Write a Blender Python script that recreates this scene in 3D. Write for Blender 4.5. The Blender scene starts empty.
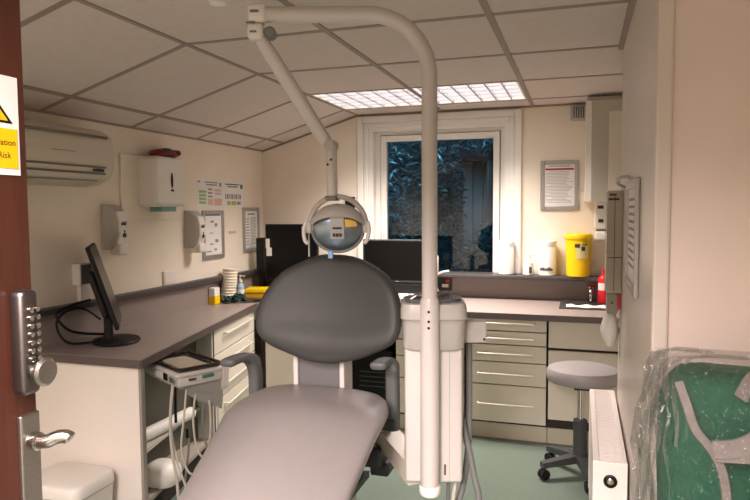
import bpy, bmesh, math, random
from mathutils import Vector, Matrix, Euler, Quaternion
random.seed(7)
PI = math.pi
scene = bpy.context.scene
COL = scene.collection
S = 1.12                                   # everything is drawn in tile units and brought to metres at the end

# ------------------------------------------------------------------ materials
def srgb(r, g, b):
    f = lambda c: (c/255/12.92) if c/255 <= .04045 else ((c/255+.055)/1.055)**2.4
    return (f(r), f(g), f(b), 1)
def mat(name, col, rough=.5, metal=0, noise=0, nscale=8, bump=0, bscale=60, spec=.5, coat=0, stretch=None):
    m = bpy.data.materials.new(name); m.use_nodes = True
    nt = m.node_tree; b = nt.nodes['Principled BSDF']
    b.inputs['Base Color'].default_value = col
    b.inputs['Roughness'].default_value = rough
    b.inputs['Metallic'].default_value = metal
    b.inputs['Specular IOR Level'].default_value = spec
    b.inputs['Coat Weight'].default_value = coat
    tc = nt.nodes.new('ShaderNodeTexCoord'); vec = tc.outputs['Object']
    if stretch:
        mp = nt.nodes.new('ShaderNodeMapping'); mp.inputs['Scale'].default_value = stretch
        nt.links.new(vec, mp.inputs['Vector']); vec = mp.outputs['Vector']
    if noise:
        n = nt.nodes.new('ShaderNodeTexNoise'); n.inputs['Scale'].default_value = nscale; n.inputs['Detail'].default_value = 5
        nt.links.new(vec, n.inputs['Vector'])
        r = nt.nodes.new('ShaderNodeValToRGB')
        r.color_ramp.elements[0].position = .3; r.color_ramp.elements[1].position = .7
        r.color_ramp.elements[0].color = tuple(c*(1-noise) for c in col[:3])+(1,)
        r.color_ramp.elements[1].color = tuple(min(1, c*(1+noise)) for c in col[:3])+(1,)
        nt.links.new(n.outputs['Fac'], r.inputs['Fac']); nt.links.new(r.outputs['Color'], b.inputs['Base Color'])
    if bump:
        n2 = nt.nodes.new('ShaderNodeTexNoise'); n2.inputs['Scale'].default_value = bscale; n2.inputs['Detail'].default_value = 3
        nt.links.new(vec, n2.inputs['Vector'])
        bp = nt.nodes.new('ShaderNodeBump'); bp.inputs['Strength'].default_value = bump; bp.inputs['Distance'].default_value = .01
        nt.links.new(n2.outputs['Fac'], bp.inputs['Height']); nt.links.new(bp.outputs['Normal'], b.inputs['Normal'])
    return m
def emis(name, col, st):
    m = bpy.data.materials.new(name); m.use_nodes = True
    b = m.node_tree.nodes['Principled BSDF']
    b.inputs['Base Color'].default_value = col; b.inputs['Emission Color'].default_value = col; b.inputs['Emission Strength'].default_value = st
    return m
def glassy(name, col, rough, ior=1.45, alpha_mix=.85):
    m = bpy.data.materials.new(name); m.use_nodes = True
    nt = m.node_tree; nt.nodes.remove(nt.nodes['Principled BSDF']); out = nt.nodes['Material Output']
    t = nt.nodes.new('ShaderNodeBsdfTransparent'); t.inputs['Color'].default_value = col
    g = nt.nodes.new('ShaderNodeBsdfGlossy'); g.inputs['Roughness'].default_value = rough
    fr = nt.nodes.new('ShaderNodeFresnel'); fr.inputs['IOR'].default_value = ior
    mx = nt.nodes.new('ShaderNodeMixShader')
    nt.links.new(fr.outputs[0], mx.inputs[0]); nt.links.new(t.outputs[0], mx.inputs[1]); nt.links.new(g.outputs[0], mx.inputs[2])
    nt.links.new(mx.outputs[0], out.inputs['Surface'])
    return m, nt, mx, g

M = {}
M['wall'] = mat('wall_paint', srgb(240, 229, 212), .75, noise=.03, nscale=3, bump=.05, bscale=120)
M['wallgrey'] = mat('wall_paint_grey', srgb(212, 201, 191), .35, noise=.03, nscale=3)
M['tile'] = mat('ceiling_tile', srgb(214, 202, 195), .95, noise=.03, nscale=30, bump=.15, bscale=200)
M['tbar'] = mat('ceiling_bar', srgb(152, 138, 128), .6)
M['floor'] = mat('vinyl_floor', srgb(100, 114, 102), .42, noise=.10, nscale=90)
M['white'] = mat('white_plastic', srgb(232, 228, 220), .4)
M['whitem'] = mat('white_melamine', srgb(236, 228, 220), .45, noise=.015, nscale=5)
M['cream'] = mat('cream_laminate', srgb(218, 210, 194), .42, noise=.02, nscale=4)
M['greycream'] = mat('grey_cream_laminate', srgb(186, 182, 166), .45)
M['worktop'] = mat('taupe_laminate', srgb(146, 133, 127), .38, noise=.05, nscale=160)
M['edge'] = mat('worktop_edge', srgb(92, 80, 78), .4)
M['rail'] = mat('grey_rail', srgb(70, 66, 66), .4)
M['kick'] = mat('plinth', srgb(200, 192, 172), .5)
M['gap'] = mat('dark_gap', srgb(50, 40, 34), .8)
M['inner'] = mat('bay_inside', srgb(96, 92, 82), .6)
M['chrome'] = mat('chrome', srgb(200, 196, 190), .18, 1)
M['handle'] = mat('satin_handle', srgb(226, 220, 206), .4, .25)
M['steel'] = mat('brushed_steel', srgb(170, 166, 160), .35, 1, noise=.06, nscale=40, stretch=(1, 1, 12))
M['vinyl'] = mat('grey_upholstery_shaded', srgb(58, 58, 56), .55, noise=.03, nscale=20, bump=.06, bscale=300)  # backrest copy of the chair grey, its shade put into the colour
M['vinyl2'] = mat('grey_armrest', srgb(96, 96, 96), .45)
M['stoolv'] = mat('stool_vinyl', srgb(148, 142, 142), .38, bump=.04, bscale=300)
M['unit'] = mat('unit_enamel', srgb(204, 197, 192), .33)
M['unitgrey'] = mat('unit_grey', srgb(182, 177, 171), .35)
M['bowl'] = mat('bowl_grey', srgb(120, 122, 124), .3)
M['hose'] = mat('hose_grey', srgb(118, 118, 116), .5)
M['hosel'] = mat('hose_light', srgb(190, 184, 172), .45)
M['black'] = mat('black_plastic', srgb(16, 16, 17), .45, spec=.3)
M['screen'] = mat('screen_black', srgb(8, 8, 9), .3, spec=.25)
M['screeng'] = mat('screen_grey', srgb(44, 42, 40), .3)
M['darkgrey'] = mat('dark_grey_plastic', srgb(58, 58, 60), .5)
M['wood'] = mat('door_wood', srgb(76, 40, 28), .34, noise=.22, nscale=6, stretch=(14, 14, .8))
M['yellow'] = mat('yellow_plastic', srgb(250, 208, 8), .4)
M['signy'] = mat('sign_yellow', srgb(250, 196, 10), .5)
M['red'] = mat('red_plastic', srgb(214, 24, 40), .35)
M['dred'] = mat('dark_red_wrap', srgb(120, 22, 40), .3)
M['paper'] = mat('paper', srgb(238, 234, 230), .8)
M['ink'] = mat('ink', srgb(60, 56, 58), .8)
M['inkl'] = mat('ink_light', srgb(150, 146, 148), .8)
M['green'] = mat('green_print', srgb(160, 192, 140), .8)
M['salmon'] = mat('salmon_print', srgb(222, 186, 168), .8)
M['olive'] = mat('olive_print', srgb(178, 178, 92), .8)
M['teal'] = mat('teal_print', srgb(60, 120, 104), .7)
M['redp'] = mat('red_print', srgb(170, 50, 60), .8)
M['tealpl'] = mat('teal_plastic', srgb(110, 150, 140), .4)
M['alu'] = mat('aluminium_frame', srgb(176, 174, 172), .4, .6)
M['dgreen'] = mat('dark_green_cloth', srgb(20, 60, 52), .8)
M['cup'] = mat('cup_stack', srgb(226, 216, 196), .6)
M['cyan'] = mat('clear_blue', srgb(160, 190, 200), .15)
M['bagg'] = mat('green_nylon', srgb(10, 82, 58), .7, noise=.15, nscale=30, bump=.3, bscale=250)
M['bagt'] = mat('grey_tape', srgb(140, 132, 128), .6, noise=.1, nscale=60, bump=.3, bscale=300)
M['refl'] = mat('lamp_reflector', srgb(138, 150, 162), .33, 1)
M['reflo'] = mat('lamp_amber', srgb(235, 190, 90), .25)
M['leaf'] = mat('night_leaf', srgb(66, 104, 110), .45, noise=.3, nscale=9)
M['shed'] = mat('shed_board', srgb(84, 82, 80), .8, noise=.15, nscale=12)
M['soil'] = mat('yard_ground', srgb(50, 54, 58), .9, noise=.2, nscale=10)
M['rad'] = mat('radiator_enamel', srgb(236, 228, 222), .35)
M['tube'] = emis('light_diffuser', (1, .96, .95, 1), 2.4)
M['glass'], _, _, _ = glassy('window_glass', (.82, .9, .95, 1), .0)
M['clear'], _, _, _ = glassy('clear_plastic', (.92, .95, .97, 1), .05)
def wrap_mat():
    m, nt, mx, g = glassy('plastic_film', (.98, .98, .98, 1), .07, 1.6)
    tc = nt.nodes.new('ShaderNodeTexCoord'); n = nt.nodes.new('ShaderNodeTexNoise')
    n.inputs['Scale'].default_value = 16; n.inputs['Detail'].default_value = 4; n.inputs['Distortion'].default_value = 1.4
    mp = nt.nodes.new('ShaderNodeMapping'); mp.inputs['Scale'].default_value = (1.6, 1, .6); mp.inputs['Rotation'].default_value = (.3, .5, .6)
    nt.links.new(tc.outputs['Object'], mp.inputs['Vector']); nt.links.new(mp.outputs['Vector'], n.inputs['Vector'])
    bp = nt.nodes.new('ShaderNodeBump'); bp.inputs['Strength'].default_value = 1; bp.inputs['Distance'].default_value = .07
    nt.links.new(n.outputs['Fac'], bp.inputs['Height']); nt.links.new(bp.outputs['Normal'], g.inputs['Normal'])
    fr = [x for x in nt.nodes if x.bl_idname == 'ShaderNodeFresnel'][0]
    sc_ = nt.nodes.new('ShaderNodeMath'); sc_.operation = 'MINIMUM'; sc_.inputs[1].default_value = .22
    nt.links.new(fr.outputs[0], sc_.inputs[0]); nt.links.new(sc_.outputs[0], mx.inputs[0])
    # a little milkiness so the film reads as film
    d = nt.nodes.new('ShaderNodeBsdfTranslucent'); d.inputs['Color'].default_value = (.9, .88, .86, 1)
    mx2 = nt.nodes.new('ShaderNodeMixShader'); mx2.inputs[0].default_value = .13
    out = nt.nodes['Material Output']
    nt.links.new(mx.outputs[0], mx2.inputs[1]); nt.links.new(d.outputs[0], mx2.inputs[2]); nt.links.new(mx2.outputs[0], out.inputs['Surface'])
    return m
M['film'] = wrap_mat()

# ------------------------------------------------------------------ builders
class B:
    """collects shapes in one bmesh"""
    def __init__(s): s.bm = bmesh.new()
    def _take(s, bm2, mtx=None):
        me = bpy.data.meshes.new('tmp'); bm2.to_mesh(me); bm2.free()
        if mtx: me.transform(mtx)
        s.bm.from_mesh(me); bpy.data.meshes.remove(me); return s
    def box(s, x0, x1, y0, y1, z0, z1, bev=0, seg=2, mtx=None):
        b = bmesh.new(); bmesh.ops.create_cube(b, size=1)
        for v in b.verts:
            v.co = Vector(((x0+x1)/2+v.co.x*(x1-x0), (y0+y1)/2+v.co.y*(y1-y0), (z0+z1)/2+v.co.z*(z1-z0)))
        if bev: bmesh.ops.bevel(b, geom=list(b.edges), offset=bev, segments=seg, profile=.5, affect='EDGES')
        return s._take(b, mtx)
    def tube(s, pts, r, seg=12, smooth=True, cap=True):
        pts = [Vector(p) for p in pts]; n = len(pts)
        rr = r if isinstance(r, (list, tuple)) else [r]*n
        b = bmesh.new(); rings = []; up = None
        for i, p in enumerate(pts):
            t = (pts[min(i+1, n-1)]-pts[max(i-1, 0)]).normalized()
            if up is None: up = t.orthogonal().normalized()
            up = (up-t*up.dot(t)); up = up.normalized() if up.length > 1e-6 else t.orthogonal().normalized()
            w = t.cross(up)
            rings.append([b.verts.new(p+rr[i]*(up*math.cos(2*PI*k/seg)+w*math.sin(2*PI*k/seg))) for k in range(seg)])
        for a, c in zip(rings, rings[1:]):
            for k in range(seg): b.faces.new((a[k], a[(k+1) % seg], c[(k+1) % seg], c[k]))
        if cap: b.faces.new(rings[0][::-1]); b.faces.new(rings[-1])
        return s._take(b)
    def cyl(s, p0, p1, r, seg=24, bev=0):
        p0, p1 = Vector(p0), Vector(p1)
        if bev:
            d = (p1-p0).normalized()
            return s.tube([p0, p0+d*.0001, p0+d*bev, p1-d*bev, p1-d*.0001, p1], [r-bev, r-bev, r, r, r-bev, r-bev], seg)
        return s.tube([p0, p1], r, seg)
    def lathe(s, prof, c, seg=28, axis=None, sx=1, sy=1):
        b = bmesh.new(); rings = []
        for r, z in prof:
            rings.append([b.verts.new((sx*r*math.cos(2*PI*k/seg), sy*r*math.sin(2*PI*k/seg), z)) for k in range(seg)])
        for a, d in zip(rings, rings[1:]):
            for k in range(seg): b.faces.new((a[k], a[(k+1) % seg], d[(k+1) % seg], d[k]))
        b.faces.new(rings[0][::-1]); b.faces.new(rings[-1])
        m = Matrix.Translation(Vector(c))
        if axis is not None: m = m @ Vector((0, 0, 1)).rotation_difference(Vector(axis)).to_matrix().to_4x4()
        return s._take(b, m)
    def loft(s, rings, close=True, cap=True):
        b = bmesh.new(); R = [[b.verts.new(p) for p in r] for r in rings]; n = len(R[0])
        for a, c in zip(R, R[1:]):
            for k in range(n if close else n-1): b.faces.new((a[k], a[(k+1) % n], c[(k+1) % n], c[k]))
        if cap and close: b.faces.new(R[0][::-1]); b.faces.new(R[-1])
        bmesh.ops.recalc_face_normals(b, faces=b.faces)
        return s._take(b)
    def prism(s, poly, z0, z1, holes=(), mtx=None):
        b = bmesh.new()
        for z in (z0, z1):
            es = []
            for lp in [poly]+list(holes):
                vs = [b.verts.new((x, y, z)) for x, y in lp]
                es += [b.edges.new((vs[i], vs[(i+1) % len(vs)])) for i in range(len(vs))]
            if holes: bmesh.ops.triangle_fill(b, edges=es, use_beauty=True)
            else: bmesh.ops.contextual_create(b, geom=es)
        n = 0; b.verts.ensure_lookup_table()
        tot = len(poly)+sum(len(h) for h in holes)
        for lp in [poly]+list(holes):
            L = len(lp)
            for i in range(L):
                j = (i+1) % L
                b.faces.new((b.verts[n+i], b.verts[n+j], b.verts[tot+n+j], b.verts[tot+n+i]))
            n += L
        bmesh.ops.recalc_face_normals(b, faces=b.faces)
        return s._take(b, mtx)
    def sheet(s, pts):
        s.bm.faces.new([s.bm.verts.new(p) for p in pts]); return s

def link(o): COL.objects.link(o); return o
def root_of(o):
    while o.parent: o = o.parent
    return o
def obj(name, b, m, parent=None, smooth=False, sub=0, label=None):
    me = bpy.data.meshes.new(name)
    bm = b.bm if isinstance(b, B) else b
    if parent is not None:
        r = root_of(parent)
        if not r.get('localspace'):
            bmesh.ops.translate(bm, verts=bm.verts, vec=-Vector(r.location))
    bm.to_mesh(me); bm.free()
    me.materials.append(m)
    o = link(bpy.data.objects.new(name, me))
    if parent is not None: o.parent = parent
    if smooth:
        me.polygons.foreach_set('use_smooth', [True]*len(me.polygons))
        try: me.set_sharp_from_angle(angle=math.radians(38 if smooth is True else smooth))
        except Exception: pass
    if sub:
        md = o.modifiers.new('sub', 'SUBSURF'); md.levels = sub; md.render_levels = sub
    if label: o['label'] = label
    return o
def thing(name, label, cat, loc=(0, 0, 0), rotz=0, group=None, local=False):
    o = link(bpy.data.objects.new(name, None)); o.location = loc; o.rotation_euler = (0, 0, rotz)
    o.empty_display_size = .05
    if local or rotz: o['localspace'] = 1
    return tag(o, label, cat, group)
def tag(o, label, cat, group=None):
    o['label'] = label; o['category'] = cat
    if group: o['group'] = group
    return o
def struct(name, b, m, parent=None, smooth=False):
    o = obj(name, b, m, parent, smooth)
    if parent is None: o['kind'] = 'structure'
    return o
def catmull(pts, n=6, closed=False):
    P = [Vector(p) for p in pts]; out = []; L = len(P)
    rng = range(L) if closed else range(L-1)
    for i in rng:
        g = (lambda k: P[k % L]) if closed else (lambda k: P[min(max(k, 0), L-1)])
        a, b, c, d = g(i-1), g(i), g(i+1), g(i+2)
        for k in range(n):
            t = k/n
            out.append(.5*((2*b)+(c-a)*t+(2*a-5*b+4*c-d)*t*t+(3*b-a-3*c+d)*t**3))
    if not closed: out.append(P[-1])
    return out
def text_bm(body, size, mtx, align='CENTER', extrude=.0006):
    cu = bpy.data.curves.new('t', 'FONT'); cu.body = body; cu.size = size; cu.align_x = align; cu.align_y = 'CENTER'; cu.extrude = extrude
    cu.resolution_u = 3
    o = bpy.data.objects.new('t', cu); COL.objects.link(o)
    dg = bpy.context.evaluated_depsgraph_get(); me = bpy.data.meshes.new_from_object(o.evaluated_get(dg))
    me.transform(mtx); b = B(); b.bm.from_mesh(me)
    bpy.data.objects.remove(o); bpy.data.curves.remove(cu); bpy.data.meshes.remove(me)
    return b
def frame_mtx(origin, xdir, ydir):
    x = Vector(xdir).normalized(); y = Vector(ydir).normalized(); z = x.cross(y)
    m = Matrix((x, y, z)).transposed().to_4x4(); m.translation = Vector(origin); return m
WL = lambda y, z, x=-.748: frame_mtx((x, y, z), (0, 1, 0), (0, 0, 1))      # faces +X
WB = lambda x, z, y=2.058: frame_mtx((x, y, z), (1, 0, 0), (0, 0, 1))      # faces -Y

XL, YB, XR, ZC, ZS = -.75, 2.062, 1.665, 2.013, 1.788

# ------------------------------------------------------------------ the room
struct('floor', B().box(-.95, 3.3, -3.6, 2.3, -.06, 0), M['floor'])
w = B().box(XL-.15, XL, -3.6, 2.3, 0, 2.2); struct('wall_left', w, M['wall'])
# back wall with the window opening
WX0, WX1, WZ0, WZ1 = .075, 1.065, .86, 1.945
w = B()
w.box(XL, WX0, YB, YB+.22, 0, 2.2); w.box(WX1, 2.4, YB, YB+.22, 0, 2.2)
w.box(WX0, WX1, YB, YB+.22, 0, WZ0); w.box(WX0, WX1, YB, YB+.22, WZ1, 2.2)
struct('wall_back', w, M['wall'])
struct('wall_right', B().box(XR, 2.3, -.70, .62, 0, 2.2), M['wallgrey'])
struct('wall_right_recess', B().box(2.2, 2.35, .62, 2.3, 0, 2.2), M['wall'])
struct('wall_right_front', B().box(XR+.03, 3.3, -.72, -.695, 0, 2.2), mat('wall_paint_blush', srgb(226, 208, 197), .75, noise=.03, nscale=3))
struct('wall_right_near', B().box(3.2, 3.3, -3.6, -.72, 0, 2.2), M['wall'])
struct('wall_front', B().box(-.95, 3.3, -3.6, -3.5, 0, 2.2), M['wall'])
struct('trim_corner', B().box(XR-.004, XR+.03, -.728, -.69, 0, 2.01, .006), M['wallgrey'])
# ceiling: flat part with an opening for the light panel, sloping part to the left
LX0, LX1, LY0, LY1 = .012, 1.188, 1.2, 1.8
c = B().prism([(0, -3.6), (3.3, -3.6), (3.3, 2.3), (0, 2.3)], ZC, ZC+.02, holes=[[(LX0, LY0), (LX1, LY0), (LX1, LY1), (LX0, LY1)]])
struct('ceiling', c, M['tile'])
c = B().loft([[(0, y, ZC), (0, y, ZC+.02), (XL-.1, y, ZS+.02-.03), (XL-.1, y, ZS-.03)] for y in (-3.6, 2.3)])
struct('ceiling_slope', c, M['tile'])
g = B()
bw = .012
for x in (0, .6, 1.2): g.box(x-bw, x+bw, -3.6, YB, ZC-.004, ZC+.001)
for k in range(-5, 4):
    y = .6*k
    g.box(0, XR+.5, y-bw, y+bw, ZC-.003, ZC+.001)
    a = math.atan2(ZC-ZS, .75)
    m = Matrix.Translation((0, y, ZC)) @ Matrix.Rotation(-a, 4, 'Y')
    g.box(-.80, 0, -bw, bw, -.003, .001, mtx=m)
m = Matrix.Translation((0, 0, ZC)) @ Matrix.Rotation(-a, 4, 'Y')
g.box(-.60-bw, -.60+bw, -3.6, YB, -.004, .001, mtx=m)
struct('trim_ceiling_grid', g, M['tbar'])
t = B().box(XL, XL+.012, -3.6, YB, ZS-.006, ZS+.010).box(0, 2.2, YB-.012, YB, ZC-.012, ZC)
t.box(XR-.02, XR, -.7, .62, ZC-.014, ZC)
m2 = Matrix.Translation((0, YB-.012, ZC-.008)) @ Matrix.Rotation(-a, 4, 'Y')
t.box(-.785, 0, 0, .012, -.004, .006, mtx=m2)
struct('trim_ceiling_edge', t, M['tbar'])

# light panel: housing, diffuser, louvre
L = thing('ceiling_light', 'bright louvred fluorescent panel recessed in the ceiling by the window', 'ceiling light', ((LX0+LX1)/2, (LY0+LY1)/2, ZC))
h = B()
h.box(LX0, LX1, LY0, LY0+.012, ZC-.002, ZC+.09).box(LX0, LX1, LY1-.012, LY1, ZC-.002, ZC+.09)
h.box(LX0, LX0+.012, LY0, LY1, ZC-.002, ZC+.09).box(LX1-.012, LX1, LY0, LY1, ZC-.002, ZC+.09)
h.box(LX0, LX1, LY0, LY1, ZC+.085, ZC+.095)
obj('housing', h, M['white'], L)
obj('diffuser', B().box(LX0+.014, LX1-.014, LY0+.014, LY1-.014, ZC+.03, ZC+.034), M['tube'], L)
lv = B()
for i in range(1, 13):
    x = LX0+(LX1-LX0)*i/13; lv.box(x-.005, x+.005, LY0+.012, LY1-.012, ZC, ZC+.028)
for i in range(1, 5):
    y = LY0+(LY1-LY0)*i/5; lv.box(LX0+.012, LX1-.012, y-.005, y+.005, ZC, ZC+.028)
obj('louvre', lv, mat('louvre', srgb(216, 214, 218), .4), L)

# window
wn = struct('window_1', B().box(WX0-.001, WX1+.001, YB+.16, YB+.2, WZ0-.01, WZ0), M['white'])
f = B()
def ring(b, x0, x1, z0, z1, t, y0, y1, bev=.003, bottom=True):
    b.box(x0, x0+t, y0, y1, z0, z1, bev); b.box(x1-t, x1, y0, y1, z0, z1, bev)
    b.box(x0+t, x1-t, y0, y1, z1-t, z1, bev)
    if bottom: b.box(x0+t, x1-t, y0, y1, z0, z0+t, bev)
ring(f, WX0+.03, WX1-.03, .862, WZ1-.03, .045, YB+.06, YB+.12)
obj('window_frame', f, M['white'], wn)
f = B(); ring(f, .155, .985, .868, 1.865, .042, YB+.05, YB+.10)
s1 = obj('window_sash', f, M['white'], wn)
obj('window_glass', B().box(.19, .95, YB+.075, YB+.079, .905, 1.83), M['glass'], wn)
k = B().box(.165, .18, YB+.028, YB+.05, 1.17, 1.20, .004).box(.166, .178, YB+.02, YB+.032, 1.02, 1.19, .005)
obj('window_handle', k, M['white'], wn)
cs = B()
ring(cs, .005, 1.135, .92, 1.995, .045, YB-.03, YB, .006, False)
ring(cs, .05, 1.09, .92, 1.95, .035, YB-.016, YB+.05, .006, False)
struct('trim_window_casing', cs, M['white'])
struct('trim_window_reveal', B().box(.07, .115, YB, YB+.06, .92, 1.95).box(1.025, 1.07, YB, YB+.06, .92, 1.95).box(.115, 1.025, YB, YB+.06, 1.89, 1.95), M['white'])

# wall upstands with their dark rails
u = B().box(XL, XL+.018, -.16, 2.05, .755, .915); p1 = struct('trim_upstand_left', u, M['worktop'])
obj('rail', B().box(XL, XL+.05, -.16, 2.05, .893, .925, .006), M['rail'], p1)
u = B().box(XL, 2.2, YB-.02, YB, .755, .91); p1 = struct('trim_upstand_back', u, M['worktop'])
obj('rail', B().box(XL+.05, 2.2, YB-.13, YB+.06, .895, .92, .005), M['rail'], p1)

# ------------------------------------------------------------------ worktop
def edge_x(y): return -.153-.2035*(y+.16)
sinkc = (-.575, 1.50)
hole = [(sinkc[0]+.108*math.cos(2*PI*k/32), sinkc[1]+.108*math.sin(2*PI*k/32)) for k in range(32)]
rs = [(1.42, 1.70), (2.0, 1.70), (2.0, 1.97), (1.42, 1.97)]
poly = [(XL+.018, -.13), (edge_x(-.13), -.13), (edge_x(1.40), 1.40), (edge_x(1.43)+.02, 1.425), (2.2, 1.425), (2.2, YB-.02), (XL+.018, YB-.02)]
WT = thing('worktop', 'long taupe laminate worktop running along the left and back walls', 'worktop', (0, 1.6, .72))
obj('surface', B().prism(poly, .722, .755, holes=[hole, rs]), M['worktop'], WT)
e = B()
def strip(b, pts, t=.004, z0=.72, z1=.753):
    for (x0, y0), (x1, y1) in zip(pts, pts[1:]):
        d = Vector((x1-x0, y1-y0, 0)); n = Vector((d.y, -d.x, 0)).normalized()*t
        b.loft([[(x0, y0, z0), (x0+n.x, y0+n.y, z0), (x0+n.x, y0+n.y, z1), (x0, y0, z1)], [(x1, y1, z0), (x1+n.x, y1+n.y, z0), (x1+n.x, y1+n.y, z1), (x1, y1, z1)]])
strip(e, poly[:5])
obj('front_edge', e, M['edge'], WT)

sk = thing('round_sink', 'round stainless sink bowl set in the left worktop', 'sink', (sinkc[0], sinkc[1], .62))
obj('bowl', B().lathe([(.05, 0.0), (.095, .02), (.102, .05), (.106, .135), (.122, .139), (.122, .1365), (.105, .13), (.097, .05), (.05, .004)], (sinkc[0], sinkc[1], .619)), M['steel'], sk, True)
obj('drain', B().lathe([(.022, 0), (.022, .006), (.01, .006), (.01, .002)], (sinkc[0], sinkc[1], .622)), M['chrome'], sk, True)
sk = thing('rectangular_sink', 'dark rectangular sink at the right end of the back worktop', 'sink', (1.7, 1.83, .6))
b = B(); b.box(1.42, 1.43, 1.70, 1.97, .6, .757).box(1.99, 2.0, 1.70, 1.97, .6, .757).box(1.43, 1.99, 1.70, 1.71, .6, .757).box(1.43, 1.99, 1.96, 1.97, .6, .757).box(1.42, 2.0, 1.70, 1.97, .595, .605)
ring_b = B(); ring_b.box(1.39, 1.43, 1.675, 2.0, .755, .762, .002).box(1.43, 2.03, 1.675, 1.705, .755, .762, .002).box(1.43, 2.03, 1.965, 2.0, .755, .762, .002)
obj('basin', b, M['steel'], sk); obj('rim', ring_b, M['darkgrey'], sk)
cl = B(); random.seed(3)
rings = []
for i in range(9):
    x = 1.43+.03*i; rings.append([(x, 1.70+.012*math.sin(i*1.3), .765), (x, 1.735, .775+.006*math.sin(i*2.1)), (x, 1.765+.01*math.cos(i), .768), (x, 1.735, .763)])
cl.loft(rings); tag(obj('folded_cloth', cl, M['white'], None, True), 'white folded cloth lying across the rectangular sink', 'cloth')

# ------------------------------------------------------------------ cabinets
A = math.atan(.2035); CO = (-.18, -.115)          # left run is turned by A; local +Y runs along the fronts, local -X goes to the wall
def wl(s, off=0): return (CO[0]-s*math.sin(A)+off*math.cos(A), CO[1]+s*math.cos(A)+off*math.sin(A))
# open bay with white end panel
cb = thing('open_cabinet', 'white open-fronted cabinet with an end panel below the left worktop', 'cabinet', (-.45, .3, 0))
pe = B().box(XL+.02, edge_x(-.115)-.018, -.115, -.095, 0, .722, .002)
obj('end_panel', pe, M['whitem'], cb)
fx = edge_x(-.115)-.02
obj('front_edging', B().box(fx-.002, fx+.012, -.117, -.093, 0, .722, .002), mat('edging_grey', srgb(150, 142, 134), .5), cb)
def bay(sx): return edge_x(sx)-.04
q = []
for y in (-.095, .66): q.append(y)
pl = lambda z0, z1, inset=0: B().prism([(XL+.02, -.095), (bay(-.095)-inset, -.095), (bay(.68)-inset, .68), (XL+.02, .68)], z0, z1)
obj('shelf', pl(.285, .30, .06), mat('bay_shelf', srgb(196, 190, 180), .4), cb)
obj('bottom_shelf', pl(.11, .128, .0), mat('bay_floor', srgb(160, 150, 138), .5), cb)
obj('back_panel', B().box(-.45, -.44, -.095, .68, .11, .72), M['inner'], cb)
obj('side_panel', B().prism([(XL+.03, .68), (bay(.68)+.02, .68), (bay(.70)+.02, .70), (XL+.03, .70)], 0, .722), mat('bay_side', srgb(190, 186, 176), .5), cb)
obj('plinth', B().prism([(XL+.1, -.09), (bay(-.09)-.03, -.09), (bay(.68)-.03, .68), (XL+.1, .68)], 0, .108), M['gap'], cb)

def handle(parent, p0, p1, n, r=.006, off=.025):
    p0, p1, n = Vector(p0), Vector(p1), Vector(n)*off
    d = (p1-p0).normalized()*.006
    pts = [p0, p0+n*.8, p0+n+d, p1+n-d, p1+n*.8, p1]
    obj('handle', B().tube(pts, r, 8), M['handle'], parent, True, label='slim chrome bar handle')
# left drawer unit (drawn in the turned frame)
s0, s1 = .835, 1.575
dr = thing('drawer_unit', 'cream drawer unit under the left worktop beside the open cabinet', 'drawers', (CO[0], CO[1], 0), A, local=True)
obj('carcass', B().box(-.20, -.022, s0, s1, .10, .60).box(-.045, -.022, s0, s1, .60, .72), M['gap'], dr)
obj('plinth', B().box(-.20, -.05, s0, s1, 0, .10), M['kick'], dr)
for z0, z1 in ((.575, .716), (.447, .568), (.325, .440), (.105, .318)):
    d = obj('drawer', B().box(-.02, 0, s0+.006, s1-.006, z0, z1, .002), M['cream'], dr)
    hz = z1-.045
    handle(d, (0, s0+.15, hz), (0, s1-.12, hz), (1, 0, 0))
obj('side_panel', B().box(-.2, .002, s0-.004, s0+.004, .0, .72), M['edge'], dr)
# corner cupboard on the back run
YF = 1.45
cp = thing('corner_cupboard', 'cream cupboard in the corner behind the chair, plain door', 'cupboard', (-.32, YF+.2, 0))
obj('carcass', B().box(-.47, -.12, YF+.022, YB-.03, .10, .72), M['gap'], cp)
dd = obj('door', B().box(-.43, -.14, YF, YF+.02, .105, .716, .002), M['cream'], cp)
obj('filler', B().box(-.135, -.10, YF, YF+.02, .105, .716, .002), M['white'], cp)
obj('plinth', B().box(-.47, -.12, YF+.05, YF+.065, 0, .10), M['kick'], cp)
# back drawer units, five drawers each
ZZ = ((.650, .716), (.571, .644), (.470, .565), (.336, .464), (.115, .330))
def back_drawers(x0, x1, label):
    t = thing('drawer_unit', label, 'drawers', ((x0+x1)/2, YF+.25, 0), group='five-drawer units under the back worktop')
    obj('carcass', B().box(x0, x1, YF+.022, YB-.03, .10, .72), M['gap'], t)
    obj('plinth', B().box(x0, x1, YF+.05, YF+.065, 0, .112), M['kick'], t)
    for z0, z1 in ZZ:
        d = obj('drawer', B().box(x0+.004, x1-.004, YF, YF+.02, z0, z1, .002), M['cream'], t)
        hz = (z0+z1)/2 + (.012 if z0 > .6 else 0)
        handle(d, (x0+.075, YF, hz), (x1-.07, YF, hz), (0, -1, 0))
    return t
back_drawers(.872, 1.335, 'cream five-drawer unit to the right of the grey hanging hoses')
back_drawers(.445, .868, 'cream five-drawer unit mostly hidden behind the white spittoon column')
sc = thing('sink_cupboard', 'cream cupboard with a blank top panel behind the grey stool', 'cupboard', (1.75, YF+.25, 0))
obj('carcass', B().box(1.339, 2.2, YF+.022, YB-.06, .10, .58), M['gap'], sc)
obj('top_panel', B().box(1.343, 1.78, YF, YF+.02, .566, .716, .002), M['cream'], sc)
obj('door', B().box(1.343, 1.78, YF, YF+.02, .155, .550, .002), M['cream'], sc)
obj('door', B().box(1.786, 2.19, YF, YF+.02, .155, .716, .002), M['cream'], sc)
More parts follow.
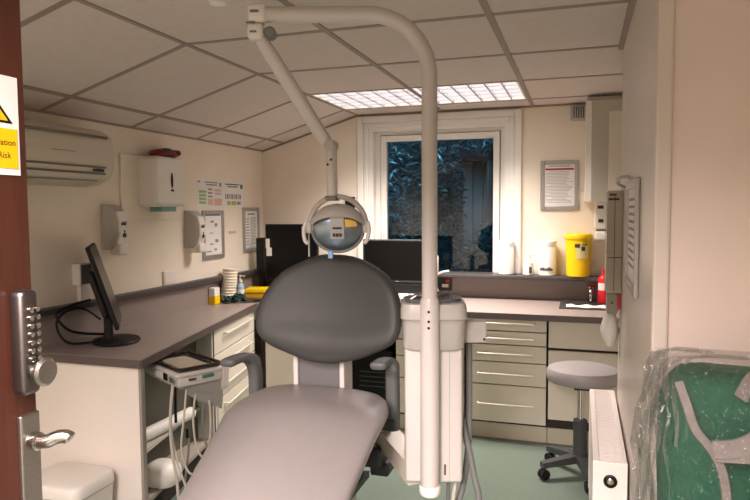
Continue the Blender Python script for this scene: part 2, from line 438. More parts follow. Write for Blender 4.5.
obj('plinth', B().box(1.339, 2.2, YF+.05, YF+.065, 0, .15), M['kick'], sc)
# upper wall cabinet at the right
uc = thing('wall_cabinet', 'pale grey wall cabinet hung high in the right corner', 'cabinet', (1.85, 1.9, 1.385))
obj('carcass', B().box(1.527, 2.2, 1.74, YB, 1.385, 1.975, .002), M['whitem'], uc)
dd = obj('door', B().box(1.56, 1.93, 1.72, 1.739, 1.388, 1.972, .002), M['greycream'], uc)
obj('inset_panel', B().box(1.655, 1.87, 1.716, 1.721, 1.44, 1.905, .002), M['cream'], dd)
obj('door', B().box(1.935, 2.195, 1.72, 1.739, 1.388, 1.972, .002), M['greycream'], uc)
obj('catch', B().box(1.49, 1.527, 1.9, 1.906, 1.452, 1.458), M['chrome'], uc)
pb = thing('flat_carton', 'flat pale carton on top of the wall cabinet', 'box', (1.8, 1.88, 1.977))
obj('body', B().box(1.535, 2.1, 1.75, 2.04, 1.9765, 1.998, .003), M['unitgrey'], pb)
cpb = B(); random.seed(8); rings = []
for i in range(6):
    rings.append([(1.60+.035*i+.006*random.random(), 1.82+.05*math.cos(2*PI*k/9)+random.uniform(-.008, .008), 2.003+(.004+abs(.030*math.sin(i*.9+.4)))*(.5+.5*math.sin(2*PI*k/9))*random.uniform(.75, 1.1)-.003) for k in range(9)])
tag(obj('crumpled_paper', cpb.loft(rings), M['unitgrey']), 'crumpled pale paper lying on top of the flat carton', 'paper')
sdt = thing('smoke_detector', 'small round white detector on the ceiling at the top edge', 'detector', (.43, -.47, ZC))
obj('base', B().lathe([(.04, 0), (.04, -.010), (.036, -.013), (.01, -.013)], (.43, -.47, ZC)), M['white'], sdt, True)
obj('cap', B().lathe([(.026, 0), (.024, -.012), (.015, -.015), (.005, -.015)], (.43, -.47, ZC-.015)), M['white'], sdt, True)
# air vent box near the ceiling
vb = thing('sensor_box', 'small grey plastic box fixed high beside the wall cabinet', 'sensor', (1.49, 2.04, 1.95))
obj('case', B().box(1.435, 1.54, 2.02, YB, 1.90, 1.996, .008), M['unitgrey'], vb)
v = B()
for i in range(5): v.box(1.455+.014*i, 1.46+.014*i, 2.017, 2.021, 1.915, 1.985)
obj('grille', v, M['darkgrey'], vb)

# ------------------------------------------------------------------ things on the left wall
ac = thing('air_conditioner', 'cream split air conditioner high on the left wall by the door', 'air conditioner', (XL, -.1, 1.45))
prof = [(0, 1.475), (.04, 1.462), (.10, 1.466), (.155, 1.492), (.178, 1.53), (.186, 1.60), (.182, 1.665), (.17, 1.70), (.13, 1.722), (0, 1.728)]
y0, y1 = -.72, .26
def acring(y, k): # k shrinks towards the rounded ends
    c = (.09, 1.595); return [(XL+max(0.0, c[0]+(x-c[0])*k), y, c[1]+(z-c[1])*k) for x, z in prof]
obj('body', B().loft([acring(y0, .9), acring(y0+.03, 1)]+[acring(y1-.06, 1), acring(y1-.035, .985), acring(y1-.014, .94), acring(y1, .86)]), mat('ac_plastic', srgb(206, 198, 182), .4), ac, 50)
gr = B()
for z, x0, x1 in ((1.548, .15, .1835), (1.52, .14, .1785)): gr.box(XL+x0, XL+x1+.002, y0+.05, y1-.07, z-.004, z+.004)
gr.box(XL+.12, XL+.1836, y0+.03, y1-.055, 1.678, 1.690)
obj('panel_line', gr, mat('ac_line', srgb(116, 106, 94), .6), ac)
fl = B().loft([[(XL+.095, y, 1.4655), (XL+.158, y, 1.487), (XL+.1595, y, 1.483), (XL+.0965, y, 1.461)] for y in (y0+.05, y1-.1)])
obj('air_flap', fl, mat('ac_flap', srgb(186, 178, 162), .45), ac)
obj('indicator', B().box(XL+.17, XL+.187, y1-.15, y1-.085, 1.528, 1.54, .002), M['darkgrey'], ac)
obj('badge', B().box(XL+.183, XL+.1868, -.13, .0, 1.605, 1.609), M['inkl'], ac)

# white backing board, paper towel dispenser and the wrapped packet on it
bb = obj('backing_board', B().box(XL, XL+.012, .50, 1.03, 1.30, 1.645, .003), M['wall']); tag(bb, 'cream board fixed to the left wall behind the towel dispenser', 'board')
td = thing('towel_dispenser', 'white paper towel dispenser on the left wall below a red packet', 'dispenser', (XL, .68, 1.37))
def rrect(cx, cy, w, h, r, n=5):
    out = []
    for qx, qy, a0 in ((1, 1, 0), (-1, 1, 90), (-1, -1, 180), (1, -1, 270)):
        for k in range(n+1):
            a = math.radians(a0+90*k/n); out.append((cx+qx*(w/2-r)+r*math.cos(a), cy+qy*(h/2-r)+r*math.sin(a)))
    return out
def wallshell(x0, x1, cy, cz, w, h, r, bulge=.02, top=1.0):
    rings = []
    for x, k in ((x0, 1), (x0+(x1-x0)*.75, 1), (x1-bulge*.4, .985), (x1, .93)):
        rings.append([(x, cy+(p[0]-cy)*k, cz+(p[1]-cz)*k) for p in rrect(cy, cz, w, h, r)])
    return B().loft(rings)
obj('case', wallshell(XL+.012, XL+.128, .757, 1.507, .25, .272, .035, .025), M['white'], td, 40)
obj('tray', B().box(XL+.02, XL+.130, .64, .875, 1.376, 1.392, .006), mat('disp_tray', srgb(214, 210, 198), .4), td)
obj('slot', B().lathe([(.004, -.001), (.016, 0), (.016, .003), (.004, .003)], (XL+.1275, .765, 1.515), 20, (1, 0, 0), sx=2.6, sy=.55), M['gap'], td)
obj('lock', B().box(XL+.126, XL+.1305, .755, .78, 1.455, 1.466, .001), M['gap'], td)
obj('towel_chute', B().box(XL+.035, XL+.115, .69, .82, 1.345, 1.377, .006), M['tealpl'], td)
pk = B(); rings = []
for i, (y, w_, h_) in enumerate(((.60, .03, .012), (.625, .055, .035), (.67, .06, .042), (.72, .058, .038), (.755, .05, .03), (.775, .062, .044))):
    rings.append([(XL+.072+w_*.9*math.cos(2*PI*k/10), y+.085, 1.6445+h_*.55+h_*.52*math.sin(2*PI*k/10)+.002*math.sin(3*k+i)) for k in range(10)])
rp = thing('wrapped_packet', 'crumpled dark red packet lying on the towel dispenser', 'packet', (XL+.07, .77, 1.645))
obj('wrap', pk.loft(rings), M['dred'], rp, True)
obj('window', B().box(XL+.085, XL+.125, .735, .775, 1.662, 1.688, .004), M['darkgrey'], rp)

def soap(y, z, label):
    t = thing('soap_dispenser', label, 'dispenser', (XL, y, z), group='soap dispensers on the left wall')
    bk = []
    obj('back_plate', B().box(XL, XL+.012, y-.045, y+.05, z-.10, z+.125, .003), M['unitgrey'], t)
    rings = []
    for zz, d in ((z-.10, .052), (z-.07, .075), (z-.02, .092), (z+.04, .092), (z+.09, .078), (z+.122, .045)):
        rings.append([(XL+.01, y-.042, zz), (XL+.01, y+.046, zz), (XL+d*.8, y+.046, zz), (XL+d, y+.034, zz), (XL+d, y-.03, zz), (XL+d*.8, y-.042, zz)])
    obj('cover', B().loft(rings), M['unitgrey'], t, 25)
    fr = B().loft([[(XL+d+.001, y-.03, zz), (XL+d+.001, y+.034, zz), (XL+d+.008, y+.03, zz), (XL+d+.008, y-.026, zz)] for zz, d in ((z-.07, .075), (z-.02, .092), (z+.04, .092), (z+.09, .078))])
    obj('front_window', fr, M['white'], t)
    obj('logo', B().box(XL+.098, XL+.102, y-.018, y+.016, z+.022, z+.034).box(XL+.098, XL+.102, y-.012, y+.02, z+.036, z+.040), M['ink'], t)
    obj('drop_mark', B().lathe([(.002, -.001), (.012, 0), (.012, .003), (.002, .003)], (XL+.0985, y+.004, z-.028), 14, (1, 0, 0)).box(XL+.098, XL+.102, y+.0, y+.008, z-.015, z-.003), M['ink'], t)
    obj('push_lever', B().box(XL+.03, XL+.098, y-.03, y+.038, z-.128, z-.07, .012, 3), M['white'], t, True)
    return t
soap(.40, 1.258, 'white soap dispenser on the left wall between monitor and towel dispenser')
soap(1.10, 1.225, 'white soap dispenser overlapping the silver frame on the left wall')

# posters and framed notices
def poster(cy, cz, w, h, label, top, blocks):
    t = thing('wall_poster', label, 'poster', (XL, cy, cz))
    obj('sheet', B().box(XL, XL+.0015, cy-w/2, cy+w/2, cz-h/2, cz+h/2), M['paper'], t)
    hd = B()
    for (u0, u1, v0, v1, mm) in blocks:
        obj('printed_block', B().box(XL+.0015, XL+.0022, cy-w/2+u0*w, cy-w/2+u1*w, cz+h/2-v1*h, cz+h/2-v0*h), M[mm], t)
    return t
poster(1.345, 1.455, .30, .175, 'white chart with green and salmon boxes on the left wall', 0,
       [(.3, .82, .06, .10, 'inkl'), (.36, .78, .14, .19, 'inkl'), (.88, .94, .07, .22, 'teal'), (.04, .12, .05, .09, 'ink')]
       + [(.08, .34, .38+.13*i, .47+.13*i, 'green') for i in range(4)] + [(.42, .58, .30+.13*i, .36+.13*i, 'inkl') for i in range(3)]
       + [(.42, .6, .68, .9, 'salmon')] + [(.68, .94, .32+.12*i, .40+.12*i, 'salmon') for i in range(2)] + [(.66, .96, .66, .92, 'salmon')])
poster(1.635, 1.460, .27, .170, 'white chart with a row of figures, right of the boxed chart', 0,
       [(.2, .7, .18, .24, 'inkl'), (.1, .8, .10, .14, 'ink'), (.84, .96, .1, .28, 'teal')]
       + [(.1+.1*i, .15+.1*i, .5+.01*(i % 2), .7, 'ink' if i % 2 else 'inkl') for i in range(8)]
       + [(.18, .36, .78, .94, 'green'), (.4, .62, .78, .94, 'olive'), (.66, .85, .8, .92, 'inkl')])
def framed(axis, c, cz, w, h, label, lines, header=None):
    """axis 'L' on the left wall (c is y), 'B' on the back wall (c is x), 'R' on the right wall (c is y)"""
    if axis == 'L': P = lambda u0, u1, v0, v1, d0, d1: (XL+d0, XL+d1, c+u0, c+u1, cz+v0, cz+v1); loc = (XL, c, cz)
    elif axis == 'B': P = lambda u0, u1, v0, v1, d0, d1: (c+u0, c+u1, YB-d1, YB-d0, cz+v0, cz+v1); loc = (c, YB, cz)
    else: P = lambda u0, u1, v0, v1, d0, d1: (XR-d1, XR-d0, c-u1, c-u0, cz+v0, cz+v1); loc = (XR, c, cz)
    t = thing('framed_notice', label, 'notice', loc)
    f = B(); tk = .026
    f.box(*P(-w/2, -w/2+tk, -h/2, h/2, 0, .014), .004).box(*P(w/2-tk, w/2, -h/2, h/2, 0, .014), .004)
    f.box(*P(-w/2+tk, w/2-tk, h/2-tk, h/2, 0, .014), .004).box(*P(-w/2+tk, w/2-tk, -h/2, -h/2+tk, 0, .014), .004)
    obj('snap_frame', f, M['alu'], t)
    obj('notice_sheet', B().box(*P(-w/2+tk, w/2-tk, -h/2+tk, h/2-tk, 0, .005)), M['paper'], t)
    iw, ih = w-2*tk, h-2*tk
    tx = B()
    for (u0, u1, v0, v1) in lines: tx.box(*P(-iw/2+u0*iw, -iw/2+u1*iw, ih/2-v1*ih, ih/2-v0*ih, .005, .0056))
    obj('printed_lines', tx, M['inkl'], t)
    if header: obj('header_bar', B().box(*P(-iw/2+header[0]*iw, -iw/2+header[1]*iw, ih/2-header[3]*ih, ih/2-header[2]*ih, .005, .0058)), M[header[4]], t)
    return t
random.seed(11)
framed('L', 1.365, 1.195, .25, .31, 'silver framed sheet with small hand diagrams above the worktop', [(.35, .55, .15, .20), (.6, .75, .22, .3), (.3, .5, .45, .47), (.62, .8, .62, .70), (.3, .5, .72, .75), (.55, .7, .85, .9), (.1, .4, .9, .93)], (.05, .95, .0, .03, 'teal'))
framed('L', 1.865, 1.212, .235, .315, 'silver framed checklist on the left wall nearest the corner', [(.25, .8, .06, .10)]+[(.1, .35, .2+.075*i, .225+.075*i) for i in range(10)]+[(.45, .9, .17+.04*i, .185+.04*i) for i in range(19)])
ln = []
for i in range(22):
    v = .17+.035*i; a_ = .05+.2*random.random()*(i % 3 == 0); ln.append((a_, .95-.25*random.random(), v, v+.010))
framed('B', 1.373, 1.497, .238, .318, 'silver framed notice with a red header on the back wall', ln+[(.15, .85, .03, .05)], (.03, .97, .09, .135, 'redp'))
framed('R', -.12, 1.265, .42, .34, 'silver framed notice seen edge-on on the right wall', [(.08, .9, .1+.08*i, .13+.08*i) for i in range(10)])

# small wall fittings
def plate(y, z, w, h, label, name='wall_socket', cat='socket', d=.03):
    t = thing(name, label, cat, (XL, y, z))
    obj('box', B().box(XL, XL+d, y-w/2, y+w/2, z-h/2, z+h/2, .004), M['white'], t)
    return t
t = plate(.205, 1.055, .10, .10, 'grey and white wall socket behind the tilted monitor', d=.045)
obj('face', B().box(XL+.045, XL+.050, .16, .25, 1.01, 1.10, .003), mat('socket_face', srgb(110, 104, 104), .5), t)
obj('switch', B().box(XL+.05, XL+.055, .195, .215, 1.04, 1.07, .002), M['darkgrey'], t)
obj('conduit', B().box(XL, XL+.02, .185, .215, .925, 1.005), M['white'], t)
t = plate(.895, .965, .125, .085, 'white blank switch plate on the wall just above the left rail', 'switch_plate', 'switch', .012)
obj('rim', B().box(XL+.012, XL+.015, .842, .948, .932, .998, .001), M['whitem'], t)
t = thing('wall_label', 'small beige label between the two framed notices', 'label', (XL, 1.61, 1.20)); obj('sticker', B().box(XL, XL+.002, 1.565, 1.655, 1.193, 1.21), M['salmon'], t)

# ------------------------------------------------------------------ left monitor on the worktop
mo = thing('tilted_monitor', 'black monitor seen edge-on, tilted back on the left worktop', 'monitor', (-.503, .145, .7555), math.radians(38), local=True)
# local: +X faces the room, Y runs along the screen
tilt = Matrix.Translation((.03, 0, .06)) @ Matrix.Rotation(math.radians(-17), 4, 'Y')
obj('screen_shell', B().box(-.018, 0, -.20, .20, .03, .405, .005, mtx=tilt), M['black'], mo)
obj('screen_panel', B().box(0, .002, -.19, .19, .045, .395, mtx=tilt), M['screeng'], mo)
obj('rear_bulge', B().box(-.055, -.02, -.12, .12, .08, .30, .015, mtx=tilt), M['black'], mo)
obj('stand_neck', B().box(-.05, -.012, -.035, .035, .01, .16, .008), M['black'], mo)
obj('stand_base', B().lathe([(.02, 0), (.098, 0), (.104, .006), (.10, .014), (.02, .02)], (0, 0, 0), 28, sx=1.0, sy=1.2), M['black'], mo, True)
tag(obj('monitor_cable', B().tube(catmull([(-.60, .16, .85), (-.66, .13, .90), (-.68, .06, .91), (-.68, -.02, .86), (-.65, .0, .775), (-.58, .06, .765), (-.55, .10, .775)]), .005, 8), M['black'], None, True), 'black looped cable behind the tilted monitor', 'cable')
tag(obj('power_cable', B().tube(catmull([(-.655, .16, .94), (-.665, .05, .928), (-.67, -.03, .90), (-.64, .02, .82), (-.56, .13, .79), (-.55, .14, .80)]), .006, 8), M['black'], None, True), 'black cable draped over the left rail near the door', 'cable')

# ------------------------------------------------------------------ around the round sink
cu = thing('cup_stack', 'leaning stack of cream paper cups behind the round sink', 'cups', (-.69, 1.43, .7555))
pf = [(.028, 0), (.033, .03)]
for i in range(9): pf += [(.037, .033+i*.0155), (.034, .037+i*.0155), (.0345, .046+i*.0155)]
pf += [(.037, .176), (.033, .180), (.01, .18)]
b = B().lathe(pf, (0, 0, 0), 22); mm = Matrix.Translation((-.688, 1.43, .760)) @ Matrix.Diagonal((1.4, 1.4, 1.18, 1)) @ Matrix.Rotation(math.radians(4), 4, 'Y') @ Matrix.Rotation(math.radians(-3), 4, 'X')
b.bm.transform(mm); obj('cups', b, M['cup'], cu, True)
pu = thing('pump_bottle', 'clear pump bottle with a white pump beside the round sink', 'bottle', (-.69, 1.60, .7555))
obj('bottle', B().lathe([(.024, 0), (.027, .004), (.027, .075), (.02, .095), (.011, .102), (.011, .108)], (-.69, 1.60, .756)), M['cyan'], pu, True)
obj('label', B().lathe([(.0275, 0), (.0275, .045), (.0272, .045), (.0272, 0)], (-.69, 1.60, .772)), M['paper'], pu, True)
obj('pump', B().lathe([(.014, 0), (.014, .018), (.006, .02), (.006, .038), (.010, .039), (.010, .048), (.003, .05)], (-.69, 1.60, .863)).box(-.69, -.655, 1.595, 1.605, .902, .910, .002), M['white'], pu, True)
gc = B(); random.seed(5)
for i in range(26):
    a0 = random.random()*6.28; r0 = .07*random.random()
    c0 = Vector((-.632+r0*math.cos(a0)*.8, 1.42+r0*1.1*math.sin(a0), .757+.018*random.random()))
    q = Euler((random.uniform(-.8, .8), random.uniform(-.8, .8), random.random()*6.28)).to_matrix().to_4x4()
    gc.box(-.03, .03, -.016, .016, -.002, .002, .001, mtx=Matrix.Translation(c0+Vector((0, 0, .016))) @ q)
tag(obj('crumpled_cloth', gc, M['dgreen']), 'dark green crumpled cloth bundle at the edge of the round sink', 'cloth')
bx = thing('sachet_box', 'small white and yellow upright box at the left upstand', 'box', (-.70, 1.30, .7555))
obj('carton', B().box(-.728, -.685, 1.27, 1.33, .756, .86, .002), M['paper'], bx)
obj('yellow_band', B().box(-.7285, -.684, 1.2695, 1.3305, .757, .81, .001), M['yellow'], bx)
yb = thing('yellow_box', 'open yellow box lying between the round sink and the black monitor', 'box', (-.59, 1.69, .7555), math.radians(14), local=True)
obj('tray', B().box(-.085, .10, -.06, .06, 0, .035, .004), mat('yellow_side', srgb(214, 160, 20), .5), yb)
obj('lid', B().box(-.09, .105, -.065, .065, .035, .062, .004), M['yellow'], yb)
wr = B().lathe([(.02, 0), (.036, .004), (.04, .03), (.025, .052), (.01, .056)], (-.44, 1.70, .756), 10)
tag(obj('tissue_ball', wr, M['paper'], None, True), 'small white tissue ball beside the yellow box', 'tissue')
# black monitor in the corner
bm_ = thing('corner_monitor', 'large black monitor in the back left corner with a white label', 'monitor', (-.40, 1.83, .7555))
obj('screen_shell', B().box(-.60, -.205, 1.80, 1.83, .865, 1.252, .005), M['black'], bm_)
obj('screen_panel', B().box(-.592, -.213, 1.798, 1.80, .88, 1.244), M['screen'], bm_)
obj('label', B().box(-.318, -.262, 1.7965, 1.7985, 1.212, 1.234), M['paper'], bm_, label='white sticker on the bezel')
obj('stand_neck', B().box(-.43, -.37, 1.835, 1.86, .77, 1.05, .004), M['black'], bm_)
obj('stand_base', B().box(-.50, -.30, 1.77, 1.91, .7555, .77, .005), M['black'], bm_)
sp = thing('desk_speaker', 'black upright speaker box at the left of the corner monitor', 'speaker', (-.645, 1.83, .7555))
obj('cabinet', B().box(-.675, -.62, 1.80, 1.86, .926, 1.155, .006), M['black'], sp)
obj('bracket', B().box(-.66, -.63, 1.815, 1.845, .7555, .927), M['black'], sp)
obj('tag', B().box(-.595, -.565, 1.7965, 1.7985, 1.085, 1.15), M['paper'], bm_, label='white tag')
obj('tag', B().box(-.59, -.55, 1.7960, 1.7985, 1.03, 1.088), M['paper'], bm_, label='white tag')
# right hand monitor
rm = thing('window_monitor', 'black monitor standing below the window behind the chair', 'monitor', (.36, 1.87, .7555))
obj('screen_shell', B().box(.122, .60, 1.80, 1.83, .868, 1.152, .004), M['darkgrey'], rm)
obj('screen_panel', B().box(.134, .588, 1.798, 1.80, .885, 1.142), M['screen'], rm)
obj('badge', B().box(.35, .37, 1.7975, 1.799, .873, .879), M['alu'], rm)
obj('stand_neck', B().box(.29, .43, 1.832, 1.86, .765, 1.05, .004), M['black'], rm)
obj('stand_base', B().box(.24, .48, 1.83, 1.94, .7555, .766, .004), M['black'], rm)
dk = thing('desk_unit', 'glossy black box under the window monitor', 'box', (.36, 1.79, .80))
obj('case', B().box(.14, .59, 1.785, 1.826, .80, .862, .004), M['black'], dk)
pr = thing('printer', 'low white desktop box below the window monitor', 'printer', (.36, 1.75, .7555))
obj('case', B().box(.13, .60, 1.68, 1.827, .7555, .798, .006), M['white'], pr)
obj('slot', B().box(.20, .50, 1.678, 1.681, .772, .776), M['darkgrey'], pr)
rs_ = thing('wall_switch', 'small socket plate with a red switch on the back upstand', 'switch', (.63, 2.04, .84))
obj('plate', B().box(.585, .68, YB-.03, YB-.02, .795, .885, .003), M['darkgrey'], rs_)
obj('rocker', B().box(.635, .665, YB-.034, YB-.028, .845, .872, .002), M['red'], rs_)
obj('white_plug', B().box(.615, .66, YB-.05, YB-.03, .82, .842, .003), M['white'], rs_)
tag(obj('white_cable', B().tube(catmull([(.60, 1.96, .80), (.585, 1.93, .86), (.60, 1.90, .905), (.64, 1.885, .935), (.69, 1.88, .945)]), .007, 10), M['white'], None, True), 'white cable end curling up beside the pole base', 'cable')
cr = thing('cable_box', 'small white box on the casing edge beside the pole', 'box', (.585, 1.95, .93)); obj('case', B().box(.565, .60, 1.95, 1.985, .921, 1.04, .01, 3), M['white'], cr, True)
tt = thing('door_bell', 'small black square box on the back wall left of the window', 'box', (-.055, YB, 1.40)); obj('case', B().box(-.09, -.02, YB-.03, YB, 1.345, 1.44, .006), M['black'], tt)

# ------------------------------------------------------------------ the window sill items
cc = thing('canister', 'white canister on the sill in front of the window casing', 'canister', (1.045, 2.0, .921))
obj('body', B().lathe([(.045, 0), (.052, .004), (.052, .185), (.05, .188)], (1.045, 2.0, .921)), M['white'], cc, True)
obj('lid', B().lathe([(.054, 0), (.054, .026), (.05, .031), (.01, .032)], (1.045, 2.0, 1.108)), M['white'], cc, True)
cc = thing('wipe_tub', 'tall white wipes tub with dark lettering on the sill', 'tub', (1.305, 1.995, .921))
obj('body', B().lathe([(.05, 0), (.056, .004), (.056, .185), (.053, .19)], (1.305, 1.995, .921)), M['white'], cc, True)
obj('lid', B().lathe([(.057, 0), (.057, .03), (.052, .036), (.01, .037)], (1.305, 1.995, 1.11)), M['white'], cc, True)
lt = B(); random.seed(2)
for i in range(7):
    a0 = -PI/2+(-.75+.22*i); lt.box(-.005, .005, -.0015, .0, 0, .02 if i % 3 else .014, mtx=Matrix.Translation((1.305+.0567*math.cos(a0), 1.995+.0567*math.sin(a0), .955)) @ Matrix.Rotation(a0+PI/2, 4, 'Z'))
obj('lettering', lt, M['ink'], cc)
cc = thing('spray_bottle', 'small clear white bottle left of the wipes tub', 'bottle', (1.19, 1.985, .921))
obj('body', B().lathe([(.03, 0), (.035, .004), (.035, .08), (.015, .105), (.012, .11)], (1.19, 1.985, .921)), M['white'], cc, True)
obj('cap', B().lathe([(.014, 0), (.014, .026), (.008, .03)], (1.19, 1.985, 1.03)).box(1.18, 1.215, 1.98, 1.99, 1.045, 1.056, .003), M['white'], cc, True)
obj('label', B().box(1.195, 1.212, 1.948, 1.951, .935, .975), M['ink'], cc)
sb = thing('sharps_bin', 'yellow round sharps bin with a label on the sill', 'bin', (1.495, 1.99, .921))
obj('bucket', B().lathe([(.066, 0), (.072, .003), (.080, .235), (.080, .24)], (1.495, 1.99, .921)), M['yellow'], sb, True)
obj('lid', B().lathe([(.084, 0), (.086, .004), (.086, .022), (.082, .032), (.05, .036), (.03, .036)], (1.495, 1.99, 1.155)), M['yellow'], sb, True)
lb = B()
def curved(b, cx, cy, r0, r1, a0, a1, z0, z1, n=6):
    for i in range(n):
        t0, t1 = a0+(a1-a0)*i/n, a0+(a1-a0)*(i+1)/n
        b.sheet([(cx+r0*math.cos(t0), cy+r0*math.sin(t0), z0), (cx+r0*math.cos(t1), cy+r0*math.sin(t1), z0), (cx+r1*math.cos(t1), cy+r1*math.sin(t1), z1), (cx+r1*math.cos(t0), cy+r1*math.sin(t0), z1)])
curved(lb, 1.495, 1.99, .0778, .0806, -1.75, -.75, 1.035, 1.125)
obj('label', lb, mat('bin_label', srgb(226, 214, 150), .6), sb)
lb = B(); curved(lb, 1.495, 1.99, .0811, .0817, -1.85, -1.45, 1.105, 1.128, 3); curved(lb, 1.495, 1.99, .0806, .0811, -1.35, -1.05, 1.085, 1.112, 3); curved(lb, 1.495, 1.99, .081, .0816, -1.30, -.85, 1.118, 1.126, 3)
obj('label_print', lb, M['ink'], sb)
# soap dispenser on back wall near the cabinet
sd = thing('white_dispenser', 'white dispenser on the back wall behind the sharps bin', 'dispenser', (1.63, YB, 1.4))
obj('body', B().box(1.585, 1.70, YB-.09, YB, 1.22, 1.437, .012, 3), M['white'], sd, True)
obj('drip_tray', B().box(1.59, 1.70, YB-.12, YB, 1.15, 1.205, .01, 3), M['white'], sd, True)
obj('logo', B().box(1.605, 1.64, YB-.093, YB-.089, 1.345, 1.365).box(1.61, 1.64, YB-.093, YB-.089, 1.26, 1.28), M['ink'], sd)
# tap and red bottle at the right sink
tp = thing('sink_tap', 'chrome mixer tap with a red ring behind the right sink', 'tap', (1.575, 1.985, .762))
obj('body', B().lathe([(.024, 0), (.024, .01), (.016, .014), (.016, .07), (.02, .075), (.02, .095), (.008, .1)], (1.575, 1.985, .762)), M['chrome'], tp, True)
obj('spout', B().tube(catmull([(1.575, 1.975, .82), (1.572, 1.93, .85), (1.57, 1.88, .845), (1.57, 1.865, .825)]), .009, 10), M['chrome'], tp, True)
obj('lever', B().box(1.545, 1.60, 1.98, 1.99, .86, .868, .003), M['red'], tp)
rb = thing('red_bottle', 'red bottle with a white label beside the right sink tap', 'bottle', (1.645, 1.9, .7555))
obj('body', B().lathe([(.03, 0), (.036, .004), (.036, .15), (.026, .17), (.014, .178), (.014, .19)], (1.648, 1.93, .762)), M['red'], rb, True)
lb = B(); curved(lb, 1.648, 1.93, .0367, .0367, -2.7, -1.5, .845, .89); obj('label', lb, M['paper'], rb)
obj('cap', B().lathe([(.015, 0), (.015, .02), (.01, .022)], (1.648, 1.93, .952)), M['red'], rb, True)
# tall grey dispenser on the right wall, and the white bag hanging from it
gd = thing('glove_dispenser', 'tall grey-beige dispenser with a dark top strip on the right wall', 'dispenser', (XR, .52, .95))
obj('case', B().box(1.606, XR, .44, .60, 1.155, 1.418, .004), mat('disp_beige', srgb(176, 166, 148), .45), gd)
obj('case_top', B().box(1.606, XR, .44, .60, 1.012, 1.154, .004), mat('disp_beige_low', srgb(172, 162, 144), .45), gd)
obj('seam', B().box(1.634, 1.636, .4385, .442, 1.02, 1.40), M['gap'], gd)
obj('top_strip', B().box(1.611, 1.650, .438, .441, 1.380, 1.388).box(1.615, 1.64, .438, .441, 1.398, 1.405), M['ink'], gd)
obj('bracket', B().box(1.612, 1.652, .47, .60, .925, 1.012, .003), mat('disp_beige_bracket', srgb(150, 142, 126), .5), gd)
obj('screw', B().cyl((1.63, .471, .97), (1.63, .465, .97), .004, 10), M['gap'], gd)
obj('roll_end', B().box(1.652, 1.663, .48, .60, .945, 1.010), M['red'], gd)
hb = B(); rings = []
for z, w_, d_ in ((.926, .018, .02), (.89, .03, .035), (.85, .036, .045), (.81, .028, .04), (.78, .012, .02)):
    rings.append([(1.628+w_*math.cos(2*PI*k/12)*(1+.12*math.sin(3*k+z*40)), .545+d_*math.sin(2*PI*k/12), z) for k in range(12)])
tag(obj('white_bag', hb.loft(rings), M['white'], None, True), 'white plastic bag hanging below the grey-beige dispenser', 'bag')
hk = thing('wall_hook', 'curved grey tube hook above the edge-on framed notice', 'hook', (XR, .16, 1.43)); obj('tube', B().tube(catmull([(XR, .22, 1.42), (1.635, .20, 1.432), (1.628, .17, 1.446), (1.64, .13, 1.455), (XR, .115, 1.455)]), .006, 8), M['unitgrey'], hk, True)

# ------------------------------------------------------------------ dental chair
ch = thing('dental_chair', 'grey dental chair reclined in the middle of the room', 'dental chair', (.71, -.5, 0))
# backrest
OUT = [(.71, 1.198), (.638, 1.190), (.535, 1.138), (.479, 1.056), (.466, .985), (.477, .935), (.512, .903), (.565, .878), (.645, .852), (.725, .846), (.815, .862), (.90, .896), (.952, .93), (.970, .97), (.968, 1.026), (.947, 1.091), (.893, 1.146), (.796, 1.188)]
out = catmull([(x, 0, z) for x, z in OUT], 4, True)
cx_, cz_ = .712, 1.0
def bry(x, z): return -.30+.25*(z-1.0)
rings = []
def brring(k, off):
    r = []
    for p in out:
        x = cx_+(p.x-cx_)*k; z = cz_+(p.z-cz_)*k
        w_ = max(0, 1-k)
        lum = -.022*math.exp(-((z-.915)/.05)**2)*min(1, (1-k)*3.0)
        r.append((x, bry(x, z)+off+(lum if off < .03 else 0)+ (.05*((x-cx_)/.26)**2*-1 if off < .09 else 0), z))
    return r
for k, off in ((.02, .0), (.2, .0), (.4, -.001), (.6, -.001), (.75, -.002), (.86, -.002), (.93, .0), (.97, .006), (.992, .016), (1, .032), (.99, .05), (.95, .068), (.8, .08), (.4, .09), (.02, .09)): rings.append(brring(k, off))
obj('backrest', B().loft(rings), M['vinyl'], ch, 60)
for x0, x1 in ((.580, .597), (.748, .765)): obj('spine_rail', B().box(x0, x1, -.285, -.20, .70, .90, .004), M['unit'], ch)
obj('spine_cover', B().box(.597, .748, -.275, -.18, .66, .90, .004), mat('spine_vinyl', srgb(100, 98, 98), .45), ch)
# seat and leg rest in one long cushion
st = [(-.255, .742, .56, .80), (-.265, .752, .53, .86), (-.285, .760, .495, .895), (-.32, .764, .475, .925), (-.38, .763, .462, .948), (-.46, .758, .456, .957), (-.50, .752, .456, .958), (-.54, .741, .458, .958), (-.60, .716, .468, .957), (-.70, .676, .483, .956), (-.85, .616, .503, .955), (-1.0, .556, .515, .945), (-1.2, .476, .53, .92), (-1.3, .436, .56, .89), (-1.33, .418, .60, .85)]
rings = []
for i, (y, zt, xa, xb) in enumerate(st):
    th = .075 if 2 < i < 13 else .05
    cx, w_ = (xa+xb)/2, (xb-xa)/2; r = []
    n = 28
    for k in range(n):
        a0 = 2*PI*k/n; ca, sa = math.cos(a0), math.sin(a0); e_ = .45
        px = abs(ca)**e_*(1 if ca > 0 else -1); pz = abs(sa)**e_*(1 if sa > 0 else -1)
        crown = .010*(1-px*px)-.010 if pz > 0 else 0
        r.append((cx+w_*px, y, zt-th/2+th/2*pz+crown))
    rings.append(r)
obj('seat', B().loft(rings), mat('grey_upholstery_lit', srgb(126, 120, 118), .36, noise=.02, nscale=20, bump=.05, bscale=300), ch, 60)  # same chair grey made paler, overhead light put into the colour
